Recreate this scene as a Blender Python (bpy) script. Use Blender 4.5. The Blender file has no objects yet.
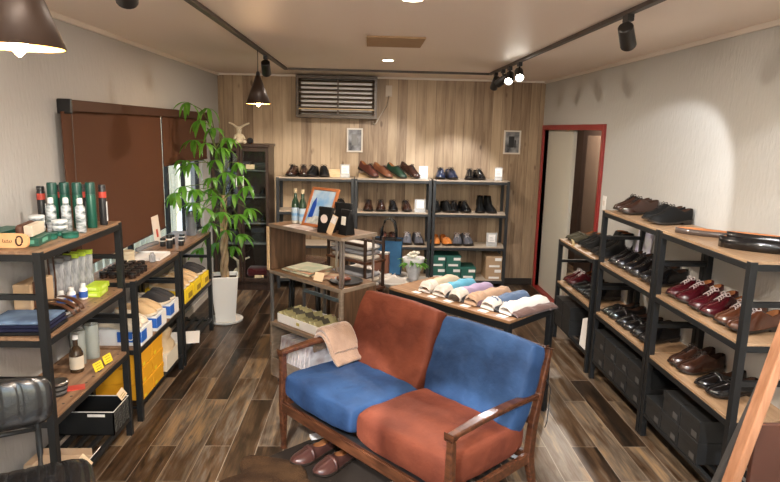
import bpy, math, random
from mathutils import Vector, Matrix, Euler, noise
random.seed(7)
PI = math.pi
col = bpy.context.scene.collection
R = math.radians

# ------------------------------------------------------------------ materials
def new_mat(name):
    m = bpy.data.materials.new(name); m.use_nodes = True
    return m, m.node_tree.nodes, m.node_tree.links, m.node_tree.nodes['Principled BSDF']

def setp(b, **k):
    for n, v in k.items():
        n = n.replace('_', ' ')
        if n in b.inputs: b.inputs[n].default_value = v

def c4(c): return (c[0], c[1], c[2], 1)

def mat(name, c, rough=.5, metal=0, c2=None, scale=8, stretch=(1, 1, 1), bump=0, bscale=60, sheen=0, coat=0, trans=0, alpha=1, emit=None, estr=0, sub=0):
    m, N, L, b = new_mat(name)
    setp(b, Base_Color=c4(c), Roughness=rough, Metallic=metal, Alpha=alpha)
    b.inputs['Sheen Weight'].default_value = sheen
    b.inputs['Coat Weight'].default_value = coat
    b.inputs['Transmission Weight'].default_value = trans
    if rough >= .6: b.inputs['Specular IOR Level'].default_value = .18
    if sheen: b.inputs['Sheen Roughness'].default_value = .45
    if emit:
        b.inputs['Emission Color'].default_value = c4(emit); b.inputs['Emission Strength'].default_value = estr
    if c2 or bump:
        tc = N.new('ShaderNodeTexCoord'); mp = N.new('ShaderNodeMapping')
        mp.inputs['Scale'].default_value = stretch
        L.new(tc.outputs['Object'], mp.inputs['Vector'])
    if c2:
        nz = N.new('ShaderNodeTexNoise'); nz.inputs['Scale'].default_value = scale; nz.inputs['Detail'].default_value = 5
        L.new(mp.outputs[0], nz.inputs['Vector'])
        rp = N.new('ShaderNodeValToRGB'); rp.color_ramp.elements[0].color = c4(c); rp.color_ramp.elements[1].color = c4(c2)
        rp.color_ramp.elements[0].position = .35; rp.color_ramp.elements[1].position = .65
        L.new(nz.outputs['Fac'], rp.inputs[0]); L.new(rp.outputs[0], b.inputs['Base Color'])
    if bump:
        n2 = N.new('ShaderNodeTexNoise'); n2.inputs['Scale'].default_value = bscale; n2.inputs['Detail'].default_value = 4
        L.new(mp.outputs[0], n2.inputs['Vector'])
        bp = N.new('ShaderNodeBump'); bp.inputs['Strength'].default_value = bump; bp.inputs['Distance'].default_value = .01
        L.new(n2.outputs['Fac'], bp.inputs['Height']); L.new(bp.outputs[0], b.inputs['Normal'])
    return m

def plank_mat(name, ramp, pw, pl, rough, axis, gap=.004, gapc=(.3, .24, .18), grain=1.0, bump=.15, streak=14, cover=0.5, fine=.25, knot=.2):
    """planks running along axis ('y' floor, 'z' wall); world position used as coordinates"""
    m, N, L, b = new_mat(name)
    ge = N.new('ShaderNodeNewGeometry'); mp = N.new('ShaderNodeMapping')
    # rotate so that the brick rows run along the planks
    if axis == 'y': mp.inputs['Rotation'].default_value = (0, 0, R(90))
    else: mp.inputs['Rotation'].default_value = (R(90), R(90), 0)
    L.new(ge.outputs['Position'], mp.inputs['Vector'])
    if axis == 'z':
        sx = N.new('ShaderNodeSeparateXYZ'); cx = N.new('ShaderNodeCombineXYZ')
        L.new(ge.outputs['Position'], sx.inputs[0]); L.new(sx.outputs['Z'], cx.inputs['X']); L.new(sx.outputs['X'], cx.inputs['Y'])
        src = cx.outputs[0]
    else: src = mp.outputs[0]
    bk = N.new('ShaderNodeTexBrick'); L.new(src, bk.inputs['Vector'])
    bk.inputs['Scale'].default_value = 1; bk.inputs['Brick Width'].default_value = pl; bk.inputs['Row Height'].default_value = pw
    bk.inputs['Mortar Size'].default_value = gap / 2; bk.inputs['Mortar Smooth'].default_value = .1; bk.inputs['Bias'].default_value = 0
    bk.inputs['Color1'].default_value = (0, 0, 0, 1); bk.inputs['Color2'].default_value = (1, 1, 1, 1); bk.inputs['Mortar'].default_value = (.5, .5, .5, 1)
    bk.offset = .37; bk.offset_frequency = 2
    # grain: stretched noise
    m2 = N.new('ShaderNodeMapping'); m2.inputs['Scale'].default_value = (1.1, streak, 1)
    L.new(src, m2.inputs['Vector'])
    # shift grain per plank
    ad = N.new('ShaderNodeVectorMath'); ad.operation = 'MULTIPLY_ADD'; ad.inputs[1].default_value = (17, 9, 5)
    L.new(bk.outputs['Color'], ad.inputs[0]); L.new(m2.outputs[0], ad.inputs[2])
    nz = N.new('ShaderNodeTexNoise'); nz.inputs['Scale'].default_value = 1.6; nz.inputs['Detail'].default_value = 7; nz.inputs['Roughness'].default_value = .62; nz.inputs['Distortion'].default_value = .5
    L.new(ad.outputs[0], nz.inputs['Vector'])
    # finer grain and knots
    m4 = N.new('ShaderNodeMapping'); m4.inputs['Scale'].default_value = (4, streak*7, 1); L.new(src, m4.inputs['Vector'])
    a2 = N.new('ShaderNodeVectorMath'); a2.operation = 'MULTIPLY_ADD'; a2.inputs[1].default_value = (13, 7, 3)
    L.new(bk.outputs['Color'], a2.inputs[0]); L.new(m4.outputs[0], a2.inputs[2])
    n4 = N.new('ShaderNodeTexNoise'); n4.inputs['Scale'].default_value = 1.5; n4.inputs['Detail'].default_value = 4; n4.inputs['Distortion'].default_value = .3
    L.new(a2.outputs[0], n4.inputs['Vector'])
    mg = N.new('ShaderNodeMath'); mg.operation = 'MULTIPLY_ADD'; L.new(n4.outputs['Fac'], mg.inputs[0]); mg.inputs[1].default_value = fine; mg.inputs[2].default_value = -fine/2
    ng = N.new('ShaderNodeMath'); ng.operation = 'ADD'; L.new(nz.outputs['Fac'], ng.inputs[0]); L.new(mg.outputs[0], ng.inputs[1])
    m5 = N.new('ShaderNodeMapping'); m5.inputs['Scale'].default_value = (3.2, 7.5, 1); L.new(src, m5.inputs['Vector'])
    vo = N.new('ShaderNodeTexVoronoi'); vo.inputs['Scale'].default_value = 1; L.new(m5.outputs[0], vo.inputs['Vector'])
    kr = N.new('ShaderNodeMapRange'); kr.inputs[1].default_value = .03; kr.inputs[2].default_value = .13; kr.inputs[3].default_value = -knot; kr.inputs[4].default_value = 0; L.new(vo.outputs['Distance'], kr.inputs[0])
    nk = N.new('ShaderNodeMath'); nk.operation = 'ADD'; L.new(ng.outputs[0], nk.inputs[0]); L.new(kr.outputs[0], nk.inputs[1])
    mx = N.new('ShaderNodeMix'); mx.data_type = 'FLOAT'; mx.inputs[0].default_value = cover
    L.new(bk.outputs['Color'], mx.inputs[2]); L.new(nk.outputs[0], mx.inputs[3])
    rp = N.new('ShaderNodeValToRGB'); e = rp.color_ramp.elements
    while len(e) < len(ramp): e.new(.5)
    for el, (p, c) in zip(e, ramp): el.position = p; el.color = c4(c)
    L.new(mx.outputs[0], rp.inputs[0])
    m3 = N.new('ShaderNodeMix'); m3.data_type = 'RGBA'; L.new(bk.outputs['Fac'], m3.inputs[0]); L.new(rp.outputs[0], m3.inputs[6]); m3.inputs[7].default_value = c4(gapc)
    L.new(m3.outputs[2], b.inputs['Base Color'])
    b.inputs['Roughness'].default_value = rough; b.inputs['Specular IOR Level'].default_value = .35
    bp = N.new('ShaderNodeBump'); bp.inputs['Strength'].default_value = bump; bp.inputs['Distance'].default_value = .004
    L.new(nz.outputs['Fac'], bp.inputs['Height']); L.new(bp.outputs[0], b.inputs['Normal'])
    return m

def board_mat(name, c1, c2, holes=True, rough=.5):
    """shelf board with grain along local y and a row of small dark holes along each long edge"""
    m, N, L, b = new_mat(name)
    tc = N.new('ShaderNodeTexCoord'); mp = N.new('ShaderNodeMapping'); mp.inputs['Scale'].default_value = (22, 1.5, 22)
    L.new(tc.outputs['Object'], mp.inputs['Vector'])
    nz = N.new('ShaderNodeTexNoise'); nz.inputs['Scale'].default_value = 2; nz.inputs['Detail'].default_value = 6; L.new(mp.outputs[0], nz.inputs['Vector'])
    rp = N.new('ShaderNodeValToRGB'); rp.color_ramp.elements[0].color = c4(c1); rp.color_ramp.elements[1].color = c4(c2)
    rp.color_ramp.elements[0].position = .3; rp.color_ramp.elements[1].position = .7
    L.new(nz.outputs['Fac'], rp.inputs[0])
    out = rp.outputs[0]
    if holes:
        s = N.new('ShaderNodeSeparateXYZ'); L.new(tc.outputs['Object'], s.inputs[0])
        def M(op, a, bb=None):
            n = N.new('ShaderNodeMath'); n.operation = op
            for i, v in enumerate((a, bb)):
                if v is None: continue
                if isinstance(v, (int, float)): n.inputs[i].default_value = v
                else: L.new(v, n.inputs[i])
            return n.outputs[0]
        yy = M('SUBTRACT', M('MODULO', M('ADD', s.outputs['Y'], 9.0), .075), .0375)
        xx = M('SUBTRACT', M('ABSOLUTE', s.outputs['X']), .122)
        d = M('SQRT', M('ADD', M('MULTIPLY', yy, yy), M('MULTIPLY', xx, xx)))
        f = M('LESS_THAN', d, .0065)
        mx = N.new('ShaderNodeMix'); mx.data_type = 'RGBA'; L.new(f, mx.inputs[0]); L.new(out, mx.inputs[6]); mx.inputs[7].default_value = (.02, .015, .01, 1)
        out = mx.outputs[2]
    L.new(out, b.inputs['Base Color']); b.inputs['Roughness'].default_value = rough
    return m

# ------------------------------------------------------------------ mesh builder
class MB:
    def __init__(s): s.v = []; s.f = []
    def add(s, vs, fs, M=None):
        o = len(s.v)
        for p in vs:
            p = Vector(p)
            s.v.append(M @ p if M else p)
        s.f += [tuple(i + o for i in f) for f in fs]
        return s
    def box(s, x0, x1, y0, y1, z0, z1, M=None):
        vs = [(x0, y0, z0), (x1, y0, z0), (x1, y1, z0), (x0, y1, z0), (x0, y0, z1), (x1, y0, z1), (x1, y1, z1), (x0, y1, z1)]
        return s.add(vs, [(0, 3, 2, 1), (4, 5, 6, 7), (0, 1, 5, 4), (1, 2, 6, 5), (2, 3, 7, 6), (3, 0, 4, 7)], M)
    def cbox(s, c, d, rot=(0, 0, 0)):
        M = Matrix.Translation(c) @ Euler([R(a) for a in rot]).to_matrix().to_4x4()
        return s.box(-d[0]/2, d[0]/2, -d[1]/2, d[1]/2, -d[2]/2, d[2]/2, M)
    def tube(s, pts, r, n=8, close=False, flat=None):
        pts = [Vector(p) for p in pts]; rings = []
        rr = r if isinstance(r, (list, tuple)) else [r] * len(pts)
        up = Vector((0, 0, 1))
        for i, p in enumerate(pts):
            a = pts[i-1] if i or close else p; b_ = pts[(i+1) % len(pts)] if i < len(pts)-1 or close else p
            t = (b_ - a).normalized()
            u = up if abs(t.dot(up)) < .95 else Vector((1, 0, 0))
            x = t.cross(u).normalized(); y = x.cross(t).normalized()
            fx, fy = flat if flat else (1, 1)
            rings.append([p + (x * math.cos(2*PI*k/n) * fx + y * math.sin(2*PI*k/n) * fy) * rr[i] for k in range(n)])
        o = len(s.v)
        for g in rings: s.v += g
        m = len(rings)
        for i in range(m if close else m-1):
            for k in range(n):
                a = o + i*n + k; b_ = o + i*n + (k+1) % n; j = o + ((i+1) % m)*n
                s.f.append((a, b_, j + (k+1) % n, j + k))
        if not close:
            s.f.append(tuple(o + k for k in range(n))[::-1]); s.f.append(tuple(o + (m-1)*n + k for k in range(n)))
        return s
    def lathe(s, prof, c=(0, 0, 0), n=20, M=None):
        o = len(s.v)
        for (r, z) in prof:
            for k in range(n):
                p = Vector((c[0] + r*math.cos(2*PI*k/n), c[1] + r*math.sin(2*PI*k/n), c[2] + z))
                s.v.append(M @ p if M else p)
        for i in range(len(prof)-1):
            for k in range(n):
                s.f.append((o+i*n+k, o+i*n+(k+1) % n, o+(i+1)*n+(k+1) % n, o+(i+1)*n+k))
        s.f.append(tuple(o + k for k in range(n))[::-1]); s.f.append(tuple(o + (len(prof)-1)*n + k for k in range(n)))
        return s
    def grid(s, rows, closed=False):
        o = len(s.v); n = len(rows[0])
        for r in rows: s.v += [Vector(p) for p in r]
        for i in range(len(rows)-1):
            for k in range(n if closed else n-1):
                s.f.append((o+i*n+k, o+i*n+(k+1) % n, o+(i+1)*n+(k+1) % n, o+(i+1)*n+k))
        return s
    def build(s, name, m, parent=None, smooth=False, bevel=0, seg=2, sub=0, solid=0, loc=None, rot=None, label=None):
        me = bpy.data.meshes.new(name); me.from_pydata([tuple(v) for v in s.v], [], s.f); me.update()
        o = bpy.data.objects.new(name, me); col.objects.link(o)
        if m: me.materials.append(m)
        if smooth:
            me.polygons.foreach_set('use_smooth', [True]*len(me.polygons))
            if smooth == 'auto':
                try: me.set_sharp_from_angle(angle=R(40))
                except Exception: pass
        if solid:
            q = o.modifiers.new('s', 'SOLIDIFY'); q.thickness = solid; q.offset = 0
        if bevel:
            q = o.modifiers.new('b', 'BEVEL'); q.width = bevel; q.segments = seg; q.limit_method = 'ANGLE'; q.angle_limit = R(50)
        if sub:
            q = o.modifiers.new('u', 'SUBSURF'); q.levels = sub; q.render_levels = sub
        if parent: o.parent = parent
        if loc: o.location = loc
        if rot: o.rotation_euler = [R(a) for a in rot]
        if label: o['label'] = label
        return o

def tag(o, label, cat, group=None, kind=None):
    if label: o['label'] = label
    if cat: o['category'] = cat
    if group: o['group'] = group
    if kind: o['kind'] = kind
    return o
def thing(name, label, cat, loc=(0, 0, 0), rz=0, group=None, rot=None):
    o = bpy.data.objects.new(name, None); col.objects.link(o); o.empty_display_size = .05
    o.location = loc; o.rotation_euler = [R(a) for a in rot] if rot else (0, 0, R(rz))
    return tag(o, label, cat, group)
def struct(o): o['kind'] = 'structure'; return o
def dup(root, loc=None, rz=None, label=None, group=None, rot=None, scale=None, mats=None):
    r = root.copy(); col.objects.link(r)
    if loc is not None: r.location = loc
    if rz is not None: r.rotation_euler = (0, 0, R(rz))
    if rot is not None: r.rotation_euler = [R(a) for a in rot]
    if scale: r.scale = scale if isinstance(scale, (tuple, list)) else (scale,)*3
    if label: r['label'] = label
    if group: r['group'] = group
    for ch in list(root.children):
        c = ch.copy(); col.objects.link(c); c.parent = r
        for g in list(ch.children):
            d = g.copy(); col.objects.link(d); d.parent = c
    return r
def text_mesh(txt, size, m, parent, loc, rot, name='lettering', ext=.0006):
    cu = bpy.data.curves.new(name, 'FONT'); cu.body = txt; cu.size = size; cu.extrude = ext; cu.align_x = 'CENTER'; cu.align_y = 'CENTER'
    t = bpy.data.objects.new(name, cu); col.objects.link(t)
    bpy.context.view_layer.update()
    me = bpy.data.meshes.new_from_object(t.evaluated_get(bpy.context.evaluated_depsgraph_get()))
    bpy.data.objects.remove(t)
    o = bpy.data.objects.new(name, me); col.objects.link(o); me.materials.clear(); me.materials.append(m)
    o.parent = parent; o.location = loc; o.rotation_euler = [R(a) for a in rot]
    return o

# ------------------------------------------------------------------ palette
STEEL = mat('black_steel', (.011, .012, .013), .45, .1)
STEELG = mat('grey_steel', (.16, .16, .16), .4, .6)
CHROME = mat('brushed_chrome', (.55, .53, .5), .28, 1)
WHITE = mat('white_card', (.82, .8, .77), .6)
BLACKP = mat('black_plastic', (.015, .015, .016), .35)
OAK = board_mat('light_board', (.52, .34, .19), (.68, .48, .29), holes=False, rough=.4)
OAKR = board_mat('right_board', (.30, .185, .105), (.44, .29, .17), holes=False, rough=.38)
DKOAK = board_mat('aged_board', (.16, .085, .045), (.36, .22, .13), holes=True, rough=.45)
BACKB = board_mat('back_board', (.34, .27, .2), (.46, .37, .28), holes=False, rough=.4)
WALNUT = mat('walnut', (.035, .012, .006), .28, c2=(.095, .034, .015), scale=4, stretch=(2, 14, 14), coat=.15)
WALNUT2 = mat('walnut_panel', (.05, .027, .015), .42, c2=(.12, .066, .036), scale=3, stretch=(16, 16, 1.5))
TABLEW = mat('table_wood', (.10, .05, .024), .3, c2=(.21, .115, .055), scale=4, stretch=(2, 16, 16))
TAUPE = mat('taupe_edge', (.15, .115, .085), .5, c2=(.22, .17, .125), scale=5, stretch=(3, 3, 12))
CREAMW = mat('pale_wood', (.55, .38, .2), .45, c2=(.68, .5, .3), scale=5, stretch=(3, 3, 12))
DARKW = mat('dark_cabinet_wood', (.022, .012, .009), .35, c2=(.045, .024, .016), scale=5, stretch=(8, 8, 1))
def thin_glass(name, tint=(.96, .98, .98), refl=.08):
    m, N, L, b = new_mat(name); N.remove(b)
    t = N.new('ShaderNodeBsdfTransparent'); t.inputs[0].default_value = c4(tint)
    g = N.new('ShaderNodeBsdfGlossy'); g.inputs['Roughness'].default_value = .03
    lw = N.new('ShaderNodeLayerWeight'); lw.inputs[0].default_value = .5
    pw_ = N.new('ShaderNodeMath'); pw_.operation = 'POWER'; L.new(lw.outputs['Facing'], pw_.inputs[0]); pw_.inputs[1].default_value = 5
    fz = N.new('ShaderNodeMath'); fz.operation = 'MULTIPLY_ADD'; L.new(pw_.outputs[0], fz.inputs[0]); fz.inputs[1].default_value = .45; fz.inputs[2].default_value = .04
    mx = N.new('ShaderNodeMixShader'); L.new(fz.outputs[0], mx.inputs[0]); L.new(t.outputs[0], mx.inputs[1]); L.new(g.outputs[0], mx.inputs[2])
    L.new(mx.outputs[0], N['Material Output'].inputs[0]); return m
GLASS = thin_glass('clear_glass'); ACRYL = mat('clear_acrylic', (.75, .77, .77), .08, alpha=.38, coat=.5)
SOLE = mat('dark_sole', (.02, .014, .01), .5)
TANL = mat('tan_lining', (.32, .13, .05), .6)
def leather(n, c, r=.22): return mat(n, c, r, coat=.35, bump=.08, bscale=160)
LBLACK = leather('black_leather', (.005, .005, .006), .18)
LMATT = mat('matte_black_leather', (.006, .006, .006), .6, bump=.1, bscale=160)
LBURG = leather('burgundy_leather', (.05, .0045, .008), .18)
LBROWN = leather('brown_leather', (.08, .026, .012), .22)
LDBRN = leather('dark_brown_leather', (.035, .014, .009), .26)
LTAN = leather('tan_leather', (.6, .2, .04), .4)
LGREEN = leather('green_leather', (.012, .038, .022), .35)
LNAVY = leather('navy_leather', (.015, .025, .06), .3)
LGREY = leather('grey_suede', (.1, .1, .115), .7)
LOLIVE = leather('olive_suede', (.06, .055, .035), .7)
LREDB = leather('reddish_brown_leather', (.10, .03, .02), .35)
SUEDE = mat('beige_suede', (.62, .43, .24), .9, bump=.2, bscale=120)
CREAMS = mat('cream_suede', (.72, .63, .5), .9, bump=.2, bscale=120)
LACEW = mat('white_lace', (.55, .5, .5), .7)
DKL = mat('dark_lining', (.05, .025, .016), .7)
LACEB = mat('black_lace', (.02, .018, .018), .6)

# ------------------------------------------------------------------ room
XL, XR, YB, YF, H = -1.634, 1.94, 6.75, -1.4, 2.3
def plaster(name, c, stripe=26):
    m, N, L, b = new_mat(name)
    ge = N.new('ShaderNodeNewGeometry'); mp = N.new('ShaderNodeMapping'); mp.inputs['Scale'].default_value = (stripe, stripe, 7)
    L.new(ge.outputs['Position'], mp.inputs['Vector'])
    n = N.new('ShaderNodeTexNoise'); n.inputs['Scale'].default_value = 2.2; n.inputs['Detail'].default_value = 3; L.new(mp.outputs[0], n.inputs['Vector'])
    bp = N.new('ShaderNodeBump'); bp.inputs['Strength'].default_value = .55; bp.inputs['Distance'].default_value = .006
    L.new(n.outputs['Fac'], bp.inputs['Height']); L.new(bp.outputs[0], b.inputs['Normal'])
    b.inputs['Base Color'].default_value = c4(c); b.inputs['Roughness'].default_value = .75
    return m
WALLM = plaster('wall_plaster', (.46, .45, .435))
WALLR = plaster('wall_plaster_right', (.49, .48, .45), 22)
CEILM = mat('ceiling_paint', (.92, .80, .69), .5, bump=.05, bscale=30)
TRIMM = mat('cream_trim', (.75, .68, .6), .5)
FLOORM = plank_mat('floor_planks', [(.3, (.008, .006, .004)), (.42, (.032, .018, .010)), (.52, (.080, .045, .023)), (.6, (.115, .088, .064)), (.72, (.26, .165, .085))],
                   .147, .92, .36, 'y', gap=.004, gapc=(.25, .2, .15), bump=.2, streak=9, cover=.76, fine=.3, knot=.12)
BACKM = plank_mat('back_wall_planks', [(.2, (.14, .09, .055)), (.40, (.30, .21, .135)), (.56, (.42, .31, .20)), (.8, (.53, .40, .27))],
                  .105, 6.1, .5, 'z', gap=.0025, gapc=(.1, .07, .05), bump=.12, streak=12, cover=.7, fine=.22, knot=.4)
REDM = mat('red_door_frame', (.28, .022, .02), .35)
struct(MB().box(XL-.2, 3.1, YF-.1, 8.0, -.1, 0).build('floor', FLOORM))
struct(MB().box(XL-.2, 3.1, YF-.1, 8.0, H, H+.1).build('ceiling', CEILM))
struct(MB().box(XL-.1, XR+.1, YB, YB+.1, 0, H).build('wall_back', BACKM))
struct(MB().box(XL-.1, -1.0, YF-.1, YF, 0, H).box(1.5, XR+.1, YF-.1, YF, 0, H).box(-1.0, 1.5, YF-.1, YF, 0, .25).box(-1.0, 1.5, YF-.1, YF, 2.1, H).build('wall_front', WALLM))
# left wall with the window hole
WY0, WY1, WZ0, WZ1 = 3.35, 6.04, .74, 1.84
w = MB().box(XL-.12, XL, YF, WY0, 0, H).box(XL-.12, XL, WY1, YB, 0, H).box(XL-.12, XL, WY0, WY1, 0, WZ0).box(XL-.12, XL, WY0, WY1, WZ1, H)
struct(w.build('wall_left', WALLM))
# right wall with the doorway
DY0, DY1, DZ = 4.98, 6.66, 1.775
w = MB().box(XR, XR+.1, YF, DY0, 0, H).box(XR, XR+.1, DY1, YB, 0, H).box(XR, XR+.1, DY0, DY1, DZ, H)
struct(w.build('wall_right', WALLR))
struct(MB().box(XL, XL+.018, YF, YB, H-.03, H).build('trim_1', TRIMM, bevel=.004))
struct(MB().box(XR-.018, XR, YF, YB, H-.03, H).build('trim_2', TRIMM, bevel=.004))
struct(MB().box(XL, XR, YB-.012, YB, H-.022, H).build('trim_3', TRIMM, bevel=.003))
struct(MB().box(XL+.018, XR-.018, YB-.014, YB, 0, .075).build('baseboard_back', mat('dark_skirting', (.02, .015, .012), .5), bevel=.002))
struct(MB().box(XL, XL+.01, YF, YB, 0, .06).build('baseboard_left', TRIMM))
struct(MB().box(XR-.01, XR, YF, DY0-.06, 0, .06).build('baseboard_right', TRIMM))

# door frame, sliding leaf, hall behind
fr = MB().box(XR-.02, XR+.1, DY0-.05, DY0, 0, DZ+.05).box(XR-.02, XR+.1, DY1, DY1+.05, 0, DZ+.05).box(XR-.02, XR+.1, DY0, DY1, DZ, DZ+.05).box(XR-.02, XR+.1, DY0, DY1, 0, .02)
d1 = struct(fr.build('door_1', REDM, bevel=.003))
leaf = MB().box(XR+.04, XR+.075, 5.83, DY1-.002, .02, DZ).build('door_leaf', mat('cream_door', (.62, .6, .52), .5), d1, bevel=.003)
HALLM = mat('hall_brown', (.07, .045, .033), .6)
hall = MB().box(2.75, 2.85, 4.2, 8, 0, H).box(XR+.1, 2.85, 4.1, 4.2, 0, H).box(XR+.1, 2.85, 7.95, 8.05, 0, H).box(XR+.1, XR+.11, YB+.1, 8, 0, H)
struct(hall.build('wall_hall', HALLM))
d2 = MB().box(2.69, 2.745, 6.45, 7.55, 0, 1.86).build('door_2', mat('dark_brown_door', (.05, .032, .025), .4), bevel=.004); struct(d2)
MB().box(2.68, 2.695, 6.66, 7.38, .35, 1.72).build('door_panel', mat('frosted_panel', (.17, .12, .09), .25), d2, bevel=.004)
MB().tube([(2.69, 6.55, .98), (2.64, 6.55, .98), (2.64, 6.65, .98)], .01).build('handle', CHROME, d2, smooth=True)
# light switch by the door
sw = thing('light_switch', 'small white light switch on right wall beside the red door frame', 'switch', (XR-.001, 4.83, 1.19))
MB().box(-.008, 0, -.035, .035, -.06, .06).build('switch_plate', WHITE, sw, bevel=.003)
MB().box(-.012, -.008, -.015, .015, -.02, .02).build('rocker', TRIMM, sw, bevel=.002)

# window
FRM = mat('black_window_frame', (.012, .012, .012), .4)
wf = MB()
wf.box(XL-.07, XL-.035, WY0, WY1, WZ0, WZ0+.025).box(XL-.07, XL-.035, WY0, WY1, WZ1-.03, WZ1)
for y in (WY0, 4.27, 5.1, 5.55, WY1-.03): wf.box(XL-.07, XL-.035, y, y+.03, WZ0+.025, WZ1-.03)
win = struct(wf.build('window_1', FRM, bevel=.003))
MB().box(XL-.054, XL-.05, WY0+.05, WY1-.05, WZ0+.04, WZ1-.04).build('window_pane', GLASS, win)
MB().box(XL-.1, XL+.02, WY0-.02, WY1+.02, WZ0-.02, WZ0).build('window_sill', TRIMM, win, bevel=.003)
w2 = MB().box(-1.0, -.95, YF-.08, YF-.02, .25, 2.1).box(1.45, 1.5, YF-.08, YF-.02, .25, 2.1).box(.22, .27, YF-.08, YF-.02, .3, 2.05).box(-.95, 1.45, YF-.08, YF-.02, .25, .3).box(-.95, 1.45, YF-.08, YF-.02, 2.05, 2.1).build('added_window', FRM, bevel=.003); struct(w2)  # unseen front window, added so daylight fills the room
MB().box(-.95, .22, YF-.054, YF-.05, .3, 2.05).build('window_pane', GLASS, w2)
MB().box(.27, 1.45, YF-.054, YF-.05, .3, 2.05).build('window_pane', GLASS, w2)
# outside: cream slatted fence, ground
fen = thing('slatted_fence', 'cream vertical slatted fence standing outside the left window', 'fence', (XL-.75, 4.9, 0))
CRM = mat('cream_boards', (.8, .70, .48), .6)
sl = MB()
for i in range(34):
    y = -2.3 + i*.15
    sl.box(-.02, 0, y, y+.11, .02, 2.3)
sl.build('slat_panel', CRM, fen, bevel=.004)
MB().box(-.05, -.02, -2.3, 2.8, 1.9, 1.98).box(-.05, -.02, -2.3, 2.8, .3, .38).build('fence_rail', CRM, fen)
struct(MB().box(-14, 14, -14, 14, -.2, -.12).build('ground', mat('outside_gravel', (.3, .29, .26), .9, c2=(.4, .38, .34), scale=40)))

# ------------------------------------------------------------------ racks
def make_rack(label, loc, rz, board, tiers, L=.82, D=.31, group=None, midrail=True, steel=STEEL, gz=.115):
    """front is local -x, length along y; origin centre of the footprint"""
    t = thing('shelving_rack', label, 'shelf', loc, rz, group)
    P = .032; top = tiers[0]
    for sx in (-1, 1):
        for sy in (-1, 1):
            x = sx*(D/2-P/2); y = sy*(L/2-P/2)
            MB().box(x-P/2, x+P/2, y-P/2, y+P/2, 0, top-.004).build('post', steel, t, bevel=.0015)
    for z in tiers:
        MB().box(-D/2+.004, D/2-.004, -L/2+.004, L/2-.004, z-.014, z).build('shelf_board', board, t, bevel=.0015)
        rl = MB()
        rl.box(-D/2, -D/2+.02, -L/2+P, L/2-P, z-.042, z-.014).box(D/2-.02, D/2, -L/2+P, L/2-P, z-.042, z-.014)
        rl.box(-D/2+P, D/2-P, -L/2, -L/2+.02, z-.042, z-.014).box(-D/2+P, D/2-P, L/2-.02, L/2, z-.042, z-.014)
        rl.build('shelf_rail', steel, t, bevel=.001)
    zz = list(tiers) + [.12]
    if midrail:
        for i in range(len(tiers)-(0 if tiers[0] > 1 else 0)):
            if i >= len(tiers)-1: break
            zm = (zz[i] + zz[i+1]) / 2 - .01
            for sy in (-1, 1):
                y = sy*(L/2-.012)
                MB().box(-D/2+P, D/2-P, y-.01, y+.01, zm-.012, zm+.012).build('side_rail', steel, t, bevel=.001)
    sl = MB()
    for k in range(5):
        x = -D/2 + P/2 + k*(D-P)/4
        sl.box(x-.012, x+.012, -L/2+.01, L/2-.01, gz-.02, gz)
    for sy in (-1, 1): sl.box(-D/2+.01, D/2-.01, sy*(L/2-.016)-.012, sy*(L/2-.016)+.012, gz-.035, gz-.02)
    sl.build('bottom_grille', steel, t, bevel=.001)
    return t
XRR = 1.785; XLR = -1.47
T3 = (1.23, .865, .505)
make_rack('near rack on right wall with burgundy and brown lace-up shoes on its middle shelf', (XRR, 2.845, 0), 0, OAKR, T3, gz=.15, group='black steel racks with wooden boards')
make_rack('middle rack on right wall carrying brown and black shoes on top', (XRR, 3.675, 0), 0, OAKR, T3, gz=.15, group='black steel racks with wooden boards')
make_rack('lower two-shelf rack on right wall beside the red door frame', (XRR, 4.565, 0), 0, OAKR, T3[1:], gz=.15, group='black steel racks with wooden boards')
make_rack('tall near rack on left wall holding dark green cans on top', (XLR, 2.83, 0), 180, DKOAK, T3, group='black steel racks with wooden boards')
make_rack('low rack under the window covered with rows of small dark jars', (XLR, 3.785, 0), 180, DKOAK, T3[1:2] + (.46,), group='black steel racks with wooden boards')
make_rack('low rack under the window next to the potted tree', (XLR, 4.64, 0), 180, DKOAK, T3[1:2] + (.46,), group='black steel racks with wooden boards')
GS = mat('rack_steel_back', (.035, .037, .04), .4, .3)
for nm, x in (('left rack against the wooden back wall with two dark shoe pairs on top', -.56), ('centre rack against the wooden back wall with four single tilted shoes on top', .275), ('right rack against the wooden back wall with green and tan boxes at its bottom', 1.12)):
    make_rack(nm, (x, 6.59, 0), 90, BACKB, (1.22, .86, .495, .125), D=.3, L=.83, group='racks against the back wall', midrail=False, steel=GS)

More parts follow.
